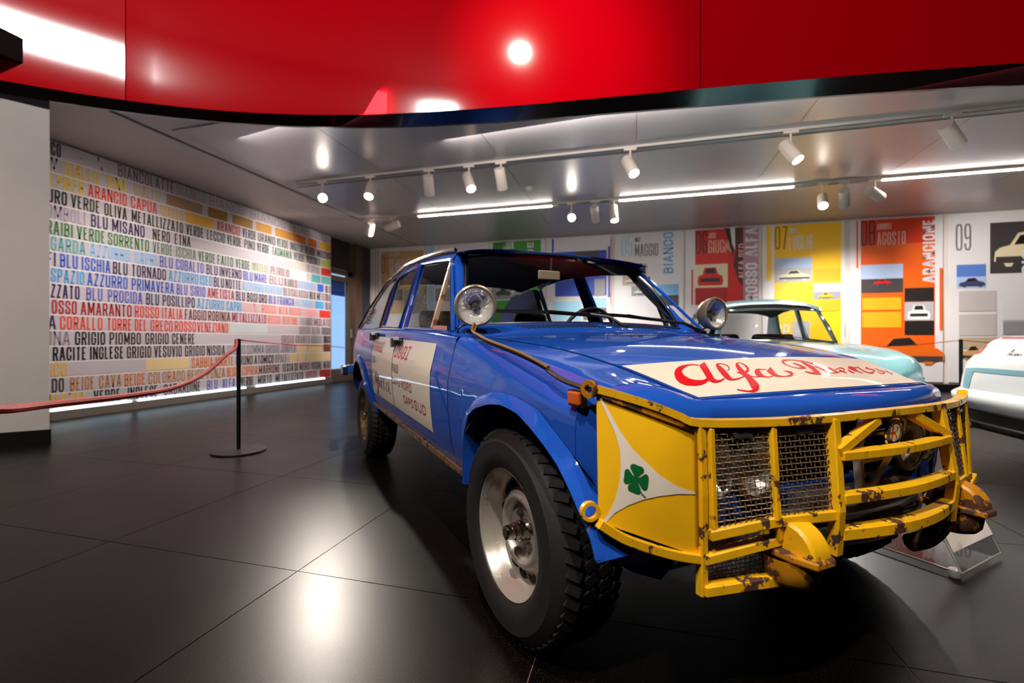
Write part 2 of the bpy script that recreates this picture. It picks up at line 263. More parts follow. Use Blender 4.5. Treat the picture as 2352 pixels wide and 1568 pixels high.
POST={1:[('r',-5.86,-4.77,1.52,3.0,'tan'),('t',-5.86,-5.67,2.49,2.92,'rust','01'),('t',-5.64,-5.39,2.89,2.98,'white','JAN'),('t',-5.64,-5.11,2.45,2.82,'white','GENNAIO'),('r',-5.84,-5.3,1.84,2.1,'ph_dark'),('r',-5.25,-4.8,1.52,2.08,'ph_grey'),('r',-6.03,-6.0,1.22,3.21,'tan'),('r',-5.95,-5.93,1.22,3.21,'mauve')],
2:[('r',-4.64,-4.51,1.31,3.13,'skyl'),('t',-4.49,-4.27,2.16,2.31,'blue','02'),('r',-4.46,-4.04,1.79,2.09,'ph_grey'),('v',-4.88,-4.77,1.42,2.18,'grey','BEIGE')],
3:[('r',-3.08,-1.99,2.13,3.11,'green'),('t',-3.05,-2.88,2.89,3.06,'dgreen','03'),('t',-2.83,-2.6,2.91,3.06,'white','MARZO'),('v',-2.29,-2.15,2.14,3.05,'white','VERDE'),('r',-3.11,-2.64,1.8,2.12,'ph_grey'),('c',-3.01,-2.67,1.87,2.05,'dgreen'),('r',-3.11,-2.68,1.24,1.78,'green'),('r',-2.19,-2.0,1.76,2.09,'green'),('r',-2.6,-2.02,1.67,1.95,'ph_dark')],
4:[('r',-1.75,-1.71,2.69,3.1,'blue'),('t',-1.68,-1.52,2.83,3.0,'white','04'),('r',-1.68,-0.6,1.83,2.78,'blue'),('r',-1.26,-0.76,2.56,2.77,'ph_dark'),('r',-0.85,-0.63,1.82,2.18,'ph_grey'),('r',-0.57,-0.53,1.79,2.85,'blue'),('r',-1.73,-1.13,1.32,1.72,'skyl'),('r',-1.08,-0.6,1.58,1.78,'skyl'),('r',-1.08,-0.6,1.32,1.57,'grey'),('r',-0.51,-0.5,1.63,3.04,'red')],
5:[('t',-0.3,-0.08,2.63,3.05,'skyl','05'),('t',-0.03,0.08,2.91,3.0,'grey','MAY'),('t',-0.03,0.42,2.61,2.86,'grey','MAGGIO'),('v',0.52,0.71,2.24,3.08,'skym','BIANCO'),('r',-0.28,0.2,2.02,2.46,'ph_beige'),('r',-0.09,-0.02,2.23,2.41,'black'),('r',0.1,0.18,2.15,2.42,'black'),('c',-0.22,0.14,2.05,2.19,'white'),('r',-0.1,0.29,1.8,2.01,'ph_grey'),('c',-0.06,0.24,1.81,1.96,'white'),('r',0.36,0.81,1.8,2.02,'skym'),('r',0.36,0.81,1.59,1.8,'ph_dark')],
6:[('r',1.12,2.03,1.59,3.1,'red'),('r',1.05,1.08,1.6,2.3,'red'),('t',1.13,1.34,2.61,3.05,'maroon','06'),('t',1.36,1.51,2.9,3.01,'pink','JUNE'),('t',1.36,1.82,2.61,2.86,'pink','GIUGNO'),('p',[(1.64,3.1),(2.03,3.08),(2.03,1.85),(1.9,2.05),(1.81,2.35),(1.86,2.77)],'maroon'),('p',[(1.66,3.1),(1.86,3.09),(1.86,2.9),(1.8,2.52)],'black'),('p',[(1.75,3.1),(1.84,3.09),(1.84,2.64),(1.79,2.77)],'white'),('r',1.11,1.71,1.93,2.39,'cream'),('f',1.16,1.63,1.97,2.33,'red'),('r',1.12,1.7,1.63,1.91,'crim'),('v',1.9,2.0,2.09,2.76,'pink','ALFA RED'),('r',1.98,2.25,1.66,3.07,'mauve'),('v',2.02,2.23,1.66,3.06,'white','ROSSO ALFA'),('r',2.26,2.29,1.7,2.11,'red'),('r',2.26,2.29,2.13,2.25,'black')],
7:[('r',2.39,2.47,2.03,3.07,'yel'),('r',2.52,3.62,0.74,3.08,'yel'),('t',2.53,2.74,2.62,3.05,'ydark','07'),('t',2.77,2.9,2.9,3.01,'white','JULY'),('t',2.77,3.16,2.6,2.86,'white','LUGLIO'),('r',2.53,3.15,2.25,2.45,'ph_sky'),('r',2.53,3.15,1.99,2.25,'ph_road'),('c',2.58,3.12,2.02,2.22,'cream'),('r',3.17,3.61,1.99,2.22,'amber'),('r',3.17,3.61,1.79,1.95,'ph_sky'),('r',3.17,3.61,1.65,1.79,'ph_grey'),('c',3.25,3.49,1.66,1.78,'yel'),('r',3.28,3.61,1.43,1.63,'amber'),('r',3.67,3.74,2.57,3.05,'yel'),('r',3.67,3.75,0.82,1.33,'yel'),('r',3.67,3.76,0.94,1.18,'ph_dark'),('t',2.54,2.77,0.94,1.19,'white','GP'),('r',2.82,3.11,0.88,1.25,'ph_road')],
8:[('r',3.86,3.89,2.21,3.07,'orange'),('r',3.93,5.04,2.62,3.08,'ored'),('r',3.93,5.04,0.55,2.62,'orange'),('t',3.93,4.15,2.61,3.06,'maroon','08'),('t',4.18,4.4,2.89,3.0,'pink','AUGUST'),('t',4.18,4.61,2.61,2.84,'pink','AGOSTO'),('v',4.86,5.04,1.91,3.02,'white','ARANCIONE'),('r',3.93,4.57,2.0,2.26,'ph_sky'),('r',3.93,4.57,1.75,2.0,'ph_dark'),('c',4.12,4.39,1.88,2.0,'red'),('r',3.95,4.54,1.44,1.66,'amber'),('r',3.95,4.54,1.12,1.4,'amber'),('r',4.59,5.02,1.58,1.82,'black'),('r',4.59,5.02,1.24,1.57,'ph_road'),('f',4.63,4.97,1.26,1.52,'white'),('r',4.59,5.02,0.99,1.23,'black'),('c',3.95,5.16,0.45,0.98,'orange2'),('r',5.1,5.14,1.07,2.16,'orange')],
9:[('t',5.34,5.56,2.45,2.91,'grey','09'),('t',5.59,5.76,2.78,2.87,'white','SEPT'),('t',5.59,6.25,2.44,2.73,'white','SETTEMBRE'),('r',5.82,6.68,2.03,2.9,'ph_dark'),('c',5.87,6.79,2.13,2.74,'cream'),('r',5.35,5.76,1.96,2.2,'blue2'),('r',5.35,5.76,1.79,1.99,'ph_sky'),('c',5.38,5.75,1.8,1.97,'navy'),('r',5.38,5.9,1.39,1.74,'lgrey'),('r',5.38,5.9,0.97,1.34,'lgrey'),('r',5.98,6.57,1.23,1.55,'white'),('r',5.99,6.57,0.99,1.21,'ph_grey'),('r',5.38,5.99,0.75,0.94,'ph_beige'),('c',5.4,5.76,0.55,0.81,'tan'),('v',6.24,6.42,1.56,2.41,'white','GRIGIO')]}
TRI=[[0.002,0.03],[0.089,0.161],[0.169,0.291],[0.205,0.407],[0.209,0.521],[0.192,0.658],[0.149,0.8],[0.092,0.91],[0.025,0.996],[0.057,0.996],[0.146,0.895],[0.271,0.8],[0.419,0.71],[0.568,0.642],[0.753,0.575],[0.963,0.523],[0.963,0.514],[0.847,0.518],[0.721,0.514],[0.574,0.481],[0.44,0.417],[0.329,0.361],[0.22,0.267],[0.134,0.157],[0.046,0.053]]
LEAF=[[[0.332,0.564],[0.319,0.541],[0.301,0.518],[0.294,0.499],[0.302,0.482],[0.321,0.47],[0.345,0.467],[0.372,0.469],[0.402,0.467],[0.42,0.475],[0.425,0.491],[0.419,0.507],[0.392,0.53],[0.364,0.559]],[[0.364,0.563],[0.397,0.543],[0.422,0.521],[0.438,0.512],[0.456,0.513],[0.467,0.527],[0.466,0.548],[0.461,0.579],[0.456,0.608],[0.445,0.628],[0.428,0.638],[0.41,0.638],[0.396,0.627],[0.378,0.607],[0.363,0.597]],[[0.362,0.599],[0.375,0.619],[0.388,0.638],[0.389,0.661],[0.383,0.675],[0.368,0.685],[0.338,0.687],[0.306,0.685],[0.283,0.686],[0.27,0.676],[0.268,0.66],[0.276,0.643],[0.298,0.624],[0.323,0.598]],[[0.321,0.599],[0.296,0.619],[0.274,0.633],[0.252,0.642],[0.237,0.638],[0.23,0.623],[0.235,0.599],[0.238,0.573],[0.242,0.549],[0.252,0.532],[0.269,0.524],[0.285,0.526],[0.298,0.541],[0.313,0.555],[0.33,0.563]],[[0.33,0.563],[0.364,0.561],[0.363,0.598],[0.321,0.599]],[[0.386,0.662],[0.394,0.657],[0.403,0.669],[0.419,0.678],[0.44,0.683],[0.436,0.69],[0.413,0.686],[0.396,0.677]]]
